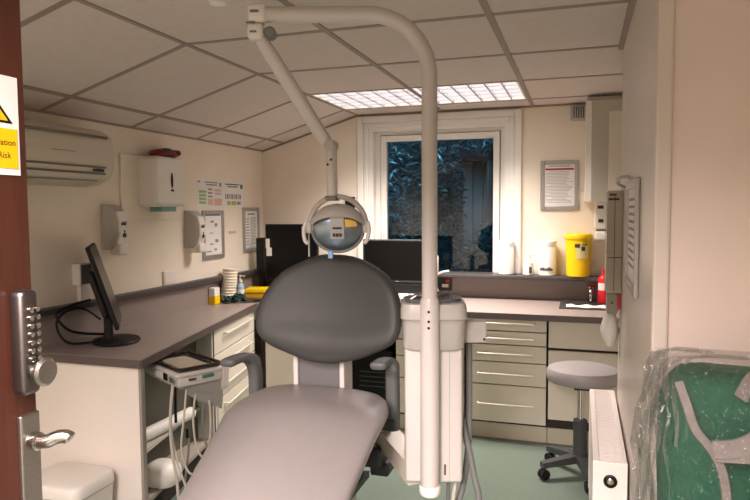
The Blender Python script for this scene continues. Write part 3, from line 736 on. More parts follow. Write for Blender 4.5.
def arm(x, sgn, y, L_=1):
    b = B(); path = catmull([(x, y, .60), (x, y, .70), (x, y-.004, .785), (x-.004*sgn, y-.022, .824), (x-.014*L_, y-.06*L_, .842), (x-.026*L_, y-.11*L_, .842), (x-.034*L_, y-.145*L_, .836)], 5)
    rings = []
    n = len(path)
    for i, p in enumerate(path):
        t = (path[min(i+1, n-1)]-path[max(i-1, 0)]).normalized(); side = Vector((1, 0, 0)); nn = t.cross(side).normalized()
        f_ = i/(n-1); w_ = .022+.006*max(0, f_-.55)/.45; h_ = .026-.012*max(0, min(1, (f_-.45)/.25))
        if i == n-1: w_ *= .55; h_ *= .5
        if i == n-2: w_ *= .85; h_ *= .85
        rings.append([p+side*w_*math.copysign(abs(math.cos(a0))**.6, math.cos(a0))+nn*h_*math.copysign(abs(math.sin(a0))**.6, math.sin(a0)) for a0 in [2*PI*k/14 for k in range(14)]])
    return b.loft(rings)
obj('armrest', arm(.416, 1, -.245), M['vinyl2'], ch, 50)
obj('armrest', arm(.905, -1, -.185, .72), M['vinyl2'], ch, 50)
obj('armrest_bracket', B().box(.44, .92, -.22, -.17, .60, .64, .006), M['darkgrey'], ch)
obj('seat_frame', B().box(.58, .84, -1.05, -.25, .45, .47).box(.60, .82, -.62, -.24, .47, .68, .01), M['darkgrey'], ch)
obj('lift_column', B().box(.62, .80, -.55, -.25, .06, .46, .02), M['unitgrey'], ch)
obj('base_plate', B().prism([(x, y) for x, y in rrect(.71, -.5, .40, .80, .08)], 0, .06), M['darkgrey'], ch)

# ------------------------------------------------------------------ spittoon unit beside the chair
su = thing('spittoon_unit', 'pale grey dental spittoon column on an arm right of the chair', 'spittoon', (1.05, -.25, .45))
RZ = Matrix.Translation((1.055, -.235, 0)) @ Matrix.Rotation(math.radians(16), 4, 'Z')
col = B().box(-.092, .092, -.055, .07, .472, .915, .012, 3, mtx=RZ)
obj('column', col, M['unit'], su, 40)
rings = []
def orr(z, wx, wy, r=.035): return [RZ @ Vector((x, y, z)) for x, y in rrect(0, .005, wx, wy, r, 4)]
obj('housing', B().loft([orr(.905, .185, .145), orr(.912, .196, .156), orr(.985, .200, .160), orr(1.0, .203, .163), orr(1.006, .213, .175), orr(1.034, .210, .172), orr(1.052, .203, .163), orr(1.054, .17, .135), orr(1.048, .165, .13)]), M['unitgrey'], su, 45)
bw_ = B().lathe([(.02, .0), (.05, .004), (.074, .020), (.083, .05), (.087, .053), (.08, .04)], (0, 0, 0), 26, sx=1.1, sy=.85)
bw_.bm.transform(RZ @ Matrix.Translation((0, .01, 1.012)))
obj('bowl', bw_, M['bowl'], su, True)
tapb = B().tube([RZ @ Vector(p) for p in catmull([(.06, .055, 1.045), (.06, .055, 1.062), (.05, .05, 1.072), (.03, .035, 1.070), (.015, .025, 1.060)])], .006, 10)
tapb.tube([RZ @ Vector(p) for p in catmull([(-.07, .03, 1.054), (-.05, .03, 1.066), (-.03, .02, 1.066), (-.015, .02, 1.056)])], .008, 10)
obj('rinse_spout', tapb, M['steel'], su, True)
kn = B().box(.055, .095, -.05, .0, 1.045, 1.056, .004, mtx=RZ); obj('front_lip', kn, M['bowl'], su)
br = B().box(.095, .175, .0, .06, .915, .985, .006, mtx=RZ); obj('holder_bracket', br, M['unitgrey'], su)
obj('screw', B().cyl(RZ @ Vector((.166, -.002, .928)), RZ @ Vector((.166, .001, .928)), .004, 10), M['gap'], su)
slots = B().box(-.035, -.028, -.057, -.05, .50, .535, mtx=RZ).box(.033, .038, -.057, -.05, .50, .535, mtx=RZ); obj('cable_slot', slots, M['gap'], su)
obj('side_groove', B().box(.048, .051, -.0565, -.05, .48, .91, mtx=RZ).box(-.040, -.037, -.0565, -.05, .48, .91, mtx=RZ), mat('groove', srgb(180, 176, 170), .4), su)
bmx = B().loft([[(.81, -.10, .515), (.86, -.05, .515), (.86, -.05, .575), (.81, -.10, .575)], [(.985, -.29, .455), (1.05, -.24, .455), (1.05, -.24, .525), (.985, -.29, .525)]])
obj('support_arm', bmx, mat('arm_enamel', srgb(212, 200, 186), .4), su)
obj('pivot_cap', B().lathe([(.04, 0), (.045, .004), (.045, .016), (.038, .02), (.038, .026), (.042, .03), (.042, .038), (.03, .044), (.01, .045)], (.832, -.115, .572)), M['unit'], su, True)
obj('arm_carriage', B().box(.70, .85, -.16, -.06, .44, .515, .01).box(.80, .87, -.13, -.05, .40, .45, .01), M['darkgrey'], su)
for nm, pts, r, mm in (('suction_hose', [(1.158, -.145, .93), (1.160, -.15, .75), (1.160, -.16, .58), (1.150, -.172, .46), (1.132, -.185, .38), (1.08, -.2, .22), (1.02, -.19, .03), (.94, -.18, .014)], .0105, 'hose'),
                       ('suction_hose', [(1.108, -.175, .84), (1.123, -.191, .771), (1.14, -.192, .672), (1.167, -.192, .557), (1.187, -.192, .458), (1.2, -.192, .392), (1.20, -.192, .2), (1.14, -.19, .03), (1.02, -.23, .014)], .0105, 'hose'),
                       ('air_hose', [(1.143, -.195, .93), (1.145, -.207, .727), (1.141, -.217, .597), (1.130, -.229, .467), (1.122, -.235, .402), (1.10, -.24, .2), (1.06, -.24, .03), (.95, -.24, .010)], .0065, 'hosel'),
                       ('water_hose', [(1.10, -.20, .50), (1.10, -.205, .40), (1.09, -.21, .2), (1.05, -.22, .03), (.95, -.26, .010)], .006, 'hose')):
    obj(nm, B().tube(catmull(pts, 6), r, 10), M[mm], su, True)

# ------------------------------------------------------------------ lamp post, boom and lamp head
lp = thing('dental_lamp', 'white pole with bent boom carrying the dental operating lamp', 'dental lamp', (1.065, -.325, .45))
PX, PY = 1.064, -.318
RV = Vector((.9523, .3050, 0))          # boom runs parallel to the photograph's plane
boomz = 1.938
path = [Vector((PX, PY, .48)), Vector((PX, PY, 1.03))]
obj('post_sleeve', B().tube([(PX, PY, .468), (PX, PY, .478), (PX, PY, 1.062), (PX, PY, 1.075)], [.026, .030, .030, .026], 24), M['unit'], lp, True)
obj('post_cap', B().lathe([(.02, 0), (.031, .004), (.034, .010), (.034, .030), (.031, .034)], (PX, PY, .446)), M['white'], lp, True)
fd = Vector((-.30, -.95, 0)).normalized()+Vector((.305, 0, 0)); fd = Vector((.12, -.99, 0)).normalized()
for z in (.985, 1.005, 1.035): obj('post_screw', B().cyl(Vector((PX, PY, z))+fd*.0295, Vector((PX, PY, z))+fd*.0312, .0042, 10), M['black'], lp)
R_ = .185; P0 = Vector((PX, PY, 1.03)); arc = []
for k in range(13):
    a0 = PI/2*k/12; arc.append(Vector((PX, PY, boomz-R_))+RV*(-R_+R_*math.cos(a0))+Vector((0, 0, R_*math.sin(a0))))
E0 = Vector((PX, PY, boomz))-RV*.515
obj('boom', B().tube([P0, Vector((PX, PY, boomz-R_-.2))]+arc+[E0+RV*.15, E0+RV*.02], .0240, 24), M['unit'], lp, True)
jt = B(); jm = Matrix.Translation(E0) @ Matrix.Rotation(math.atan2(RV.y, RV.x), 4, 'Z')
jt.box(-.030, .024, -.028, .028, -.026, .029, .012, 3, mtx=jm).box(-.034, .016, -.025, .025, -.076, -.026, .014, 3, mtx=jm)
obj('elbow_joint', jt, M['white'], lp, 40)
obj('elbow_slot', B().box(-.022, .004, -.0295, -.024, .0, .008, mtx=jm).box(-.024, -.004, -.0265, -.022, -.058, -.052, mtx=jm).box(-.035, -.008, -.027, -.02, -.030, -.026, mtx=jm), M['hose'], lp)
obj('elbow_knob', B().cyl(jm @ Vector((.034, -.02, -.055)), jm @ Vector((.034, .02, -.055)), .018, 16, .004), M['hose'], lp, True)
LX, LY = .752, -.345
A0 = E0+Vector((0, 0, -.065))-RV*.0; A1 = Vector((LX-.012, LY, 1.555))
d = (A1-A0).normalized(); sd_ = d.cross(Vector((0, 1, 0))).normalized(); wd_ = d.cross(sd_)
rings = []
for t_, w_ in ((.02, .019), (.15, .022), (.5, .0225), (.97, .021), (1.0, .018)):
    p = A0+(A1-A0)*t_; rings.append([p+sd_*w_*math.copysign(abs(math.cos(a0))**.7, math.cos(a0))+wd_*w_*.85*math.copysign(abs(math.sin(a0))**.7, math.sin(a0)) for a0 in [2*PI*k/16 for k in range(16)]])
obj('spring_arm', B().loft(rings), M['unit'], lp, 50)
obj('drop_tube', B().tube([(LX, LY, 1.565), (LX, LY, 1.55), (LX+.002, LY, 1.40), (LX+.002, LY, 1.392)], [.012, .0175, .0175, .015], 20), M['unit'], lp, True)
obj('knuckle', B().cyl((LX+.0, LY-.024, 1.553), (LX, LY+.022, 1.553), .0185, 18, .004), M['unitgrey'], lp, True)
obj('tube_screw', B().cyl((LX-.006, LY-.0165, 1.492), (LX-.006, LY-.019, 1.492), .004, 10).cyl((LX+.006, LY-.0165, 1.507), (LX+.006, LY-.019, 1.507), .004, 10), M['gap'], lp)
obj('collar', B().box(LX-.018, LX+.022, LY-.02, LY+.02, 1.378, 1.394, .005), M['hose'], lp)
HX, HZ = .772, 1.292                    # lamp head centre
yk = []
for k in range(25):
    a0 = PI*(0.02+.96*k/24); yk.append(Vector((HX, LY, HZ+.005))+RV*(.090*math.cos(a0))+Vector((0, 0, .094*math.sin(a0))))
obj('yoke', B().tube(yk, .0085, 12), M['unitgrey'], lp, True)
for s_ in (-1, 1):
    c0 = Vector((HX, LY, HZ+.002))+RV*s_*.090
    obj('yoke_hub', B().box(-.008, .010, -.016, .016, -.018, .018, .005, mtx=Matrix.Translation(c0)), M['unitgrey'], lp)
    hp = [c0+RV*s_*.008+Vector((0, -.01, .018)), c0+RV*s_*.013+Vector((0, -.014, -.01)), c0+RV*s_*.008+Vector((0, -.018, -.040)), c0+RV*s_*(-.002)+Vector((0, -.018, -.050))]
    obj('lamp_handle', B().tube(catmull(hp), [.0065]*19, 10), M['unit'], lp, True)
HM = Matrix.Translation((HX, LY, HZ)) @ Matrix.Rotation(math.radians(18), 4, 'Z') @ Matrix.Rotation(math.radians(12), 4, 'X')
hd = B().lathe([(.01, .046), (.05, .042), (.074, .026), (.086, .0), (.086, -.008), (.083, -.012)], (0, 0, -.004), 36, (0, 1, 0), sx=.98, sy=.86)
hd.bm.transform(HM); obj('lamp_head', hd, M['unitgrey'], lp, True)
dc = B().lathe([(.084, .010), (.081, -.012), (.062, -.028), (.03, -.038), (.006, -.04)], (0, 0, -.004), 36, (0, 1, 0), sx=.98, sy=.86)
dc.bm.transform(HM); refl = obj('reflector', dc, M['refl'], lp, True)
# brow over the reflector, centre strip with two dark marks
rings = []
for k in range(17):
    a0 = PI*(.02+.96*k/16); ca, sa = math.cos(a0), math.sin(a0)
    rings.append([HM @ Vector(p) for p in ((.087*ca, .016, .074*sa+.002), (.087*ca, -.024*sa-.006, .072*sa), (.086*ca, -.042*sa-.006, .050*sa-.003), (.084*ca, .0, .054*sa-.004))])
obj('brow', B().loft(rings), M['unitgrey'], lp, 50)
stp = B().loft([[HM @ Vector(p) for p in ((-.021, y, z), (.021, y, z), (.021, y-.006, z), (-.021, y-.006, z))] for z, y in ((.058, -.028), (.04, -.040), (.02, -.043), (-.005, -.043), (-.024, -.040))])
obj('centre_strip', stp, mat('lamp_strip', srgb(170, 168, 166), .35), lp)
mk = B()
for i in range(3): mk.box(-.014+.010*i, -.006+.010*i, -.0515, -.049, -.016, -.006, mtx=HM)
mk.box(-.014, .014, -.0515, -.049, .008, .014, mtx=HM)
obj('strip_mark', mk, M['ink'], lp)
am = B().loft([[HM @ Vector(p) for p in ((.024, -.050, .040), (.024, -.050, .014), (.045, -.043, .014), (.045, -.043, .036))], [HM @ Vector(p) for p in ((.056, -.036, .030), (.062, -.034, .014), (.063, -.033, .014), (.058, -.034, .028))]])
obj('amber_filter', am, M['reflo'], lp)
ch2 = B().tube([HM @ Vector((.080*math.cos(PI*(1+k/16)), -.010, -.004+.071*math.sin(PI*(1+k/16)))) for k in range(17)], .006, 8); obj('lower_rim', ch2, M['hose'], lp, True)
obj('blue_switch', B().box(HX-.024, HX-.008, LY-.03, LY-.02, HZ-.096, HZ-.072, .003), mat('blue_switch', srgb(130, 170, 215), .4), lp)
obj('cord', B().tube([(.667, -.335, 1.30), (.667, -.335, 1.198)], .003, 8), M['unitgrey'], lp, True)

# ------------------------------------------------------------------ dental delivery unit with instrument tray
ang = math.atan2(.168, .095)             # local Y along the long front
F0 = Vector((.05, -.11, 0)); DL = Vector((math.cos(ang), math.sin(ang), 0))
du = thing('delivery_unit', 'grey dental delivery unit with hanging handpiece hoses beside the open cabinet', 'dental unit', (-.018, -.085, .010), ang-PI/2, local=True)
# local frame: origin at front corner (ground), +Y along the right-hand front, -X to the cabinet
b = B(); b.box(-.30, 0, 0, .20, .628, .672, .01, 3); b.box(-.31, .006, -.006, .206, .668, .688, .008, 3)
obj('body', b, M['unit'], du, 40)
obj('chin', B().loft([[(-.28, .012, .636), (-.012, .012, .636), (-.012, .19, .636), (-.28, .19, .636)], [(-.25, .03, .610), (-.04, .03, .610), (-.03, .19, .600), (-.25, .19, .600)]]), M['unitgrey'], du)
obj('display', B().box(-.062, -.024, -.0105, -.008, .646, .667, .001), mat('lcd', srgb(92, 94, 88), .3), du)
obj('display_surround', B().box(-.080, -.004, -.009, -.001, .640, .675, .004), mat('disp_surround', srgb(176, 172, 166), .4), du)
obj('dial', B().cyl((-.013, -.008, .655), (-.013, -.014, .655), .009, 16, .002), M['hose'], du, True)
obj('black_socket', B().box(-.12, -.085, -.010, .0, .645, .672, .002), M['black'], du)
obj('logo', B().box(0, .0072, .045, .075, .652, .660), M['ink'], du)
obj('green_badge', B().box(0, .0072, .105, .155, .653, .665, .0005), M['teal'], du)
obj('end_cheek', B().loft([[(-.05, .196, .69), (.02, .196, .69), (.014, .196, .60), (-.03, .196, .575)], [(-.05, .215, .685), (.024, .215, .688), (.018, .215, .60), (-.03, .215, .58)]]), M['unit'], du)
apr = B().loft([[(-.02, .03, .634), (-.01, .20, .634), (-.013, .20, .634), (-.023, .03, .634)], [(-.03, .05, .59), (-.012, .205, .56), (-.015, .205, .56), (-.033, .05, .59)], [(-.03, .10, .55), (-.014, .20, .50), (-.017, .20, .50), (-.033, .10, .55)]])
obj('apron', apr, mat('apron_grey', srgb(150, 148, 142), .4), du)
obj('balance_arm', B().box(-.40, -.125, -.004, .05, .640, .668, .006), M['white'], du)
random.seed(9)
hs = [([(-.07, .01, .63), (-.07, -.005, .50), (-.075, .0, .36), (-.06, .01, .24), (-.05, .02, .10), (-.02, .06, .03)], .0065, 'hosel'),
      ([(-.095, .02, .63), (-.11, .015, .52), (-.105, .015, .42), (-.07, .02, .30), (-.04, .04, .2), (-.03, .06, .1)], .005, 'hosel'),
      ([(-.09, .03, .63), (-.095, .03, .55), (-.095, .03, .46)], .006, 'black'),
      ([(-.03, .05, .63), (-.02, .03, .50), (-.03, .02, .36), (-.015, .05, .26), (.005, .10, .30), (.01, .13, .42), (-.01, .14, .55)], .0045, 'hosel'),
      ([(-.03, .09, .60), (-.02, .07, .48), (-.01, .08, .36), (.01, .12, .30), (.015, .16, .38), (.0, .17, .52)], .0045, 'hosel'),
      ([(-.03, .13, .58), (-.02, .11, .46), (-.01, .12, .37), (.01, .16, .36), (.01, .19, .45)], .0045, 'hose'),
      ([(-.04, .06, .40), (-.045, .055, .32), (-.05, .04, .2), (-.04, .04, .1)], .0045, 'hose'),
      ([(.0, .10, .32), (-.02, .07, .26), (-.05, .05, .16), (-.04, .06, .08)], .005, 'hosel')]
for pts, r, mm in hs: obj('handpiece_hose', B().tube(catmull(pts, 6), r, 8), M[mm], du, True)
obj('black_clip', B().box(-.052, -.042, .05, .06, .40, .44, .002), M['black'], du)
obj('drain_hose', B().tube(catmull([(-.03, .02, .10), (-.02, .0, .06), (.0, -.02, .03), (.05, -.04, .012)]), .014, 10), M['hose'], du, True)
tr = thing('instrument_tray', 'rectangular metal instrument tray on top of the delivery unit', 'tray', (du.location.x, du.location.y, .6985), ang-PI/2, local=True)
t_ = B().prism(rrect(-.155, .10, .30, .185, .02), 0, .003)
obj('pan', t_, mat('tray_dark', srgb(70, 66, 60), .35, .6), tr)
rm_ = B(); loop = [(x, y, .012) for x, y in rrect(-.155, .10, .305, .19, .022)]; rm_.tube([Vector(p) for p in loop+loop[:1]], .0075, 8, cap=False)
obj('rolled_rim', rm_, mat('tray_rim', srgb(70, 62, 56), .25, .8), tr, True)
obj('paper_liner', B().prism(rrect(-.155, .10, .22, .12, .01), .0035, .005), mat('tray_liner', srgb(158, 146, 128), .7), tr)
# things inside the open bay
rl = thing('paper_roll', 'long white roll lying on the shelf of the open cabinet', 'roll', (-.37, .25, .301))
obj('roll', B().cyl((-.375, .0, .331), (-.355, .50, .331), .030, 20, .003), M['white'], rl, True)
wb = thing('white_tub', 'white dome-shaped tub on the bottom shelf of the open cabinet', 'tub', (-.27, .16, .129))
rings = []
for z, w_, d_ in ((.129, .070, .065), (.135, .076, .07), (.175, .078, .073), (.205, .070, .066), (.222, .05, .048), (.226, .02, .02)):
    rings.append([(x, y, z) for x, y in rrect(-.27, .14, w_*2, d_*2, min(w_, d_)*.75)])
obj('shell', B().loft(rings), M['white'], wb, 50)
# white bin at the foot of the end panel
wb = thing('white_bin', 'white rounded plastic bin in front of the white end panel', 'bin', (-.425, -.255, 0))
rings = []
for z, k in ((0, .84), (.01, .86), (.245, .98), (.26, 1), (.285, 1.0), (.301, .96), (.307, .88)):
    rings.append([(x, y, z) for x, y in rrect(-.425, -.255, .30*k, .24*k, .05*k)])
obj('tub', B().loft(rings), M['white'], wb, 45)
obj('lid_line', B().loft([[(x, y, z) for x, y in rrect(-.425, -.255, .301, .241, .05)] for z in (.255, .260)]), M['unitgrey'], wb)

# ------------------------------------------------------------------ stool
so = thing('operator_stool', 'grey wheeled stool with a rounded seat by the back drawers', 'stool', (1.518, 1.08, 0))
obj('seat', B().lathe([(.05, .486), (.150, .487), (.168, .491), (.176, .502), (.178, .520), (.177, .540), (.168, .555), (.140, .564), (.06, .568), (.01, .569)], (1.528, 1.06, 0), 36, sx=1.0, sy=.92), M['stoolv'], so, True)
obj('mechanism', B().box(1.485, 1.575, 1.03, 1.13, .448, .488, .006), M['black'], so)
obj('lever', B().tube([(1.55, 1.08, .465), (1.64, 1.05, .468)], .005, 8), M['black'], so, True)
obj('gas_lift', B().cyl((1.518, 1.08, .25), (1.518, 1.08, .46), .016, 16), M['chrome'], so, True)
obj('lift_sleeve', B().cyl((1.518, 1.08, .07), (1.518, 1.08, .29), .034, 18, .004), M['darkgrey'], so, True)
for k in range(5):
    a0 = math.radians(211+72*k); dx, dy = math.cos(a0), math.sin(a0); R1 = .21
    c0 = Vector((1.518, 1.08, 0)); e0 = c0+Vector((dx, dy, 0))*R1; n0 = Vector((-dy, dx, 0))
    lg = B().loft([[c0+n0*.026+Vector((0, 0, .075)), c0-n0*.026+Vector((0, 0, .075)), c0-n0*.026+Vector((0, 0, .115)), c0+n0*.026+Vector((0, 0, .115))],
                   [e0+n0*.018+Vector((0, 0, .062)), e0-n0*.018+Vector((0, 0, .062)), e0-n0*.018+Vector((0, 0, .088)), e0+n0*.018+Vector((0, 0, .088))]])
    l_ = obj('leg', lg, M['darkgrey'], so)
    cw = B(); w0 = e0+Vector((dx, dy, 0))*(-.012)
    for s_ in (-1, 1): cw.cyl(w0+n0*s_*.004+Vector((0, 0, .027)), w0+n0*s_*.020+Vector((0, 0, .027)), .027, 18, .004)
    cw.cyl(w0+Vector((0, 0, .03)), w0+Vector((0, 0, .068)), .006, 8)
    obj('caster', cw, M['black'], l_, True)

# dark machine standing in the knee space
pc = thing('computer_tower', 'black computer tower in the knee space behind the chair', 'computer', (.3, 1.75, 0))
obj('case', B().box(.16, .41, 1.53, 1.95, .01, .47, .006), M['black'], pc)
obj('front_panel', B().box(.165, .405, 1.522, 1.531, .015, .465, .006), M['screen'], pc)
v = B()
for i in range(4): v.box(.19, .38, 1.519, 1.523, .24+.03*i, .246+.03*i)
obj('front_slot', v, M['darkgrey'], pc)
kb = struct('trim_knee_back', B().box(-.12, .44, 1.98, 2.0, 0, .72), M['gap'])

# ------------------------------------------------------------------ radiator
ra = thing('radiator', 'white panel radiator on the right wall seen end-on', 'radiator', (1.61, .28, .1))
X0, X1, Y0, Y1, ZT, ZB = 1.556, 1.656, -.145, .70, .55, .10
p = B().box(X0, X0+.012, Y0, Y1, ZB, ZT-.004, .005).box(X1-.012, X1, Y0, Y1, ZB, ZT-.004, .005)
obj('panel', p, M['rad'], ra)
obj('end_cover', B().box(X0-.002, X1+.002, Y0-.006, Y0+.004, ZB, ZT, .003), M['rad'], ra)
obj('end_cover', B().box(X0-.002, X1+.002, Y1-.004, Y1+.006, ZB, ZT, .003), M['rad'], ra)
gl = B(); n = 46
for i in range(n):
    y = Y0+.012+(Y1-Y0-.024)*i/(n-1); gl.box(X0+.016, X1-.016, y-.0035, y+.0035, ZT-.012, ZT-.002)
gl.box(X0-.001, X0+.018, Y0, Y1, ZT-.012, ZT+.001, .002).box(X1-.018, X1+.001, Y0, Y1, ZT-.012, ZT+.001, .002)
obj('top_grille', gl, M['rad'], ra)
obj('fins', B().box(X0+.03, X1-.03, Y0+.02, Y1-.02, ZB+.03, ZT-.03), mat('rad_dark', srgb(110, 100, 92), .7), ra)
vv = obj('end_boss', B().lathe([(.021, 0), (.021, .004), (.016, .006), (.014, .003), (.009, .002)], (1.607, Y0-.006, .49), 24, (0, -1, 0)), M['black'], ra, True)
obj('plug', B().lathe([(.010, 0), (.010, .004), (.006, .006), (.002, .006)], (1.607, Y0-.008, .49), 16, (0, -1, 0)), M['chrome'], ra, True)
obj('wall_bracket', B().box(X1, XR, .05, .08, .2, .5).box(X1, XR, .5, .53, .2, .5), M['unitgrey'], ra)

# ------------------------------------------------------------------ green bag in clear plastic at the right
gb = thing('green_bag', 'green medical bag with grey straps wrapped in clear plastic at the right wall', 'bag', (1.82, -.86, .55))
rings = []
bx0, bx1, by0, by1 = 1.668, 2.02, -.955, -.75
for i, (z, kx, ky) in enumerate(((.55, .92, .9), (.57, .98, .98), (.70, 1, 1), (.85, 1.0, 1), (.95, .985, .97), (1.0, .93, .88), (1.022, .80, .70), (1.028, .5, .4))):
    cx, cy = (bx0+bx1)/2, (by0+by1)/2; r = []
    for k, (x, y) in enumerate(rrect(cx, cy, (bx1-bx0)*kx, (by1-by0)*ky, .05*min(kx, ky)+.01, 6)):
        wob = .004*math.sin(7*k+2.3*i); r.append((x+wob, y-wob*.6, z+.004*math.sin(3*k+i)))
    rings.append(r)
obj('bag_body', B().loft(rings), M['bagg'], gb, True)
def strap(pts, w, name='strap'):
    b = B(); P = catmull(pts, 6); rr = []
    for i, p in enumerate(P):
        t = (P[min(i+1, len(P)-1)]-P[max(i-1, 0)]).normalized(); n = Vector((0, -1, .25)).normalized(); s_ = t.cross(n).normalized()
        rr.append([p+s_*w, p+n*.006+s_*w*.9, p+n*.006-s_*w*.9, p-s_*w])
    return obj(name, b.loft(rr), M['bagt'], gb, True)
strap([(1.69, -.93, 1.018), (1.70, -.962, .985), (1.715, -.968, .94), (1.745, -.968, .90), (1.765, -.966, .85), (1.775, -.966, .75), (1.778, -.965, .6)], .008, 'zip_edge')
strap([(1.745, -.970, .905), (1.79, -.972, .915), (1.83, -.97, .945), (1.86, -.96, .99), (1.89, -.90, 1.028)], .017)
strap([(1.745, -.968, .895), (1.80, -.974, .90), (1.86, -.974, .905), (1.93, -.974, .93)], .013)
strap([(1.79, -.955, 1.0), (1.83, -.90, 1.035), (1.90, -.86, 1.04)], .012, 'carry_handle')
fr_ = []
random.seed(21)
fx0, fx1, fy0, fy1 = 1.628, 2.08, -.985, -.733
for i, (z, kx, ky) in enumerate(((.545, .98, .98), (.60, 1, 1), (.68, 1, 1), (.76, .99, 1), (.84, .985, 1), (.91, .97, .98), (.97, .95, .95), (1.015, .91, .85), (1.045, .85, .66), (1.058, .72, .40), (1.06, .5, .2))):
    cx, cy = (fx0+fx1)/2, (fy0+fy1)/2; r = []
    for k, (x, y) in enumerate(rrect(cx, cy, (fx1-fx0)*kx, (fy1-fy0)*ky, .05*ky, 9)):
        w_ = .010*math.sin(2.7*k+1.9*i)+.007*math.sin(5.1*k-3.3*i)+random.uniform(-.005, .005)
        dx, dy = x-cx, y-cy; l_ = math.hypot(dx, dy)
        r.append((x+dx/l_*w_, min(-.7235, y+dy/l_*w_), z+random.uniform(-.006, .006)*(i > 2)))
    fr_.append(r)
obj('plastic_wrap', B().loft(fr_), M['film'], gb, 60, label='clear crinkled plastic wrap')
tbs = thing('low_cabinet', 'white low cabinet carrying the wrapped green bag', 'cabinet', (1.84, -.86, 0))
obj('carcass', B().box(1.67, 2.06, -.97, -.732, 0, .543, .004), M['whitem'], tbs)
obj('door', B().box(1.675, 2.055, -.985, -.971, .03, .53, .003), M['cream'], tbs)

# ------------------------------------------------------------------ the brown door at the left with its lock, handle and sign
DX = .69; DE = -1.468
dr1 = struct('door_1', B().box(DX-.044, DX, DE-.72, DE, .01, 1.90, .003), M['wood'])
M['lock'] = mat('lock_metal', srgb(118, 112, 110), .36, 1)
lk = obj('keypad_lock', B().box(DX, DX+.030, DE-.049, DE-.016, 1.072, 1.232, .009, 3), M['lock'], dr1, 40)
bt = B()
for i in range(7):
    for j in range(2): bt.cyl((DX+.03, DE-.037+.012*j, 1.203-.0125*i), (DX+.037, DE-.037+.012*j, 1.203-.0125*i), .0042, 10, .001)
obj('keypad_button', bt, M['chrome'], lk, True)
obj('turn_knob', B().cyl((DX+.03, DE-.030, 1.108), (DX+.046, DE-.030, 1.108), .010, 14).lathe([(.01, 0), (.021, .002), (.022, .006), (.018, .010), (.005, .011)], (DX+.045, DE-.030, 1.108), 20, (1, 0, 0)), M['steel'], lk, True)
hp_ = obj('handle_plate', B().box(DX, DX+.010, DE-.040, DE-.004, .86, 1.038, .003), M['steel'], dr1)
lv_ = B().cyl((DX+.01, DE-.022, .995), (DX+.026, DE-.022, .995), .014, 16, .002)
lv_.tube(catmull([(DX+.022, DE-.022, .995), (DX+.038, DE-.020, .996), (DX+.052, DE-.014, 1.002), (DX+.064, DE-.008, 1.002), (DX+.070, DE-.006, .998)], 5), [.0105]*19+[.0095, .006], 12)
obj('lever_handle', lv_, M['chrome'], hp_, True)
obj('keyhole', B().box(DX+.010, DX+.0108, DE-.025, DE-.018, .875, .885), M['gap'], hp_)
sg = obj('warning_sign', B().box(DX, DX+.0012, DE-.150, DE-.014, 1.405, 1.552), M['paper'], dr1)
SY, SW = DE-.079, .142
DM = lambda y, z: frame_mtx((DX+.0014, y, z), (0, 1, 0), (0, 0, 1))
obj('yellow_panel', B().box(DX+.0011, DX+.0018, SY-.066, DE-.018, 1.415, 1.474), M['signy'], sg)
tri = lambda s_, x0, x1: B().loft([[(x, SY-.054*s_, 1.482+.022*(1-s_)), (x, SY+.054*s_, 1.482+.022*(1-s_)), (x, SY, 1.482+.022*(1-s_)+.064*s_)] for x in (x0, x1)])
obj('triangle_border', tri(1, DX+.001, DX+.0016), M['black'], sg); obj('triangle_panel', tri(.84, DX+.001, DX+.0020), M['signy'], sg)
tf = B().lathe([(.0045, 0), (.0045, .0006)], (DX+.002, SY, 1.503), 14, (1, 0, 0))
for k in range(3):
    a0 = math.radians(-90+120*k); pts = []
    P_ = lambda r, a: (SY+r*math.cos(a), 1.503+r*math.sin(a))
    A_ = [a0-.5+1.0*i/6 for i in range(7)]
    pts = [P_(.008, a) for a in A_]+[P_(.022, a) for a in A_[::-1]]
    tf.loft([[(x, y, z) for y, z in pts] for x in (DX+.0018, DX+.0026)])
obj('trefoil', tf, M['black'], sg)
obj('sign_text', text_bm('Radiation', .0135, DM(DE-.0215, 1.453), 'RIGHT'), M['black'], sg)
obj('sign_text', text_bm('Risk', .0135, DM(DE-.031, 1.434), 'RIGHT'), M['black'], sg)

# ------------------------------------------------------------------ outside the window: bushes and a shed at dusk
struct('ground_outside', B().box(-6, 8, YB+.25, 12, -.3, -.2), M['soil'])
def bush(c, rad, n, label, seed):
    random.seed(seed); b = B()
    for i in range(n):
        v = Vector((random.gauss(0, 1), random.gauss(0, 1), random.gauss(0, 1))).normalized()*random.uniform(.55, 1)
        p = Vector((c[0]+v.x*rad[0], c[1]+v.y*rad[1], c[2]+v.z*rad[2]))
        q = Euler((random.uniform(-1.2, 1.2), random.uniform(-1.2, 1.2), random.random()*6.28)).to_matrix()
        l_, w_ = random.uniform(.03, .065), random.uniform(.009, .017)
        b.bm.faces.new([b.bm.verts.new(p+q @ Vector(a)) for a in ((0, -l_, 0), (w_, 0, .012), (0, l_, 0), (-w_, 0, .012))])
    t = thing('garden_bush', label, 'bush', (c[0], c[1], -.2))
    fo = obj('foliage', b, M['leaf'], t); fo['kind'] = 'stuff'
    obj('trunk', B().tube([(c[0], c[1], -.2), (c[0]+.05, c[1], c[2])], [.06, .03], 8), M['soil'], t)
bush((-.20, 4.2, 1.45), (.60, .42, 1.25), 6500, 'dark leafy bush outside behind the left window half', 31)
bush((.42, 5.55, 2.40), (.75, .35, .42), 2600, 'leafy branches outside at the top of the window, above the shed', 32)
bush((.75, 5.1, .30), (.75, .38, 1.0), 5200, 'low dark bush outside below the garden shed', 33)
sh = thing('garden_shed', 'pale boarded shed outside beyond the window glass', 'shed', (.5, 6.3, -.2))
b = B()
for i in range(6): b.box(.06+.13*i, .18+.13*i, 6.0, 6.04, -.2, 1.95)
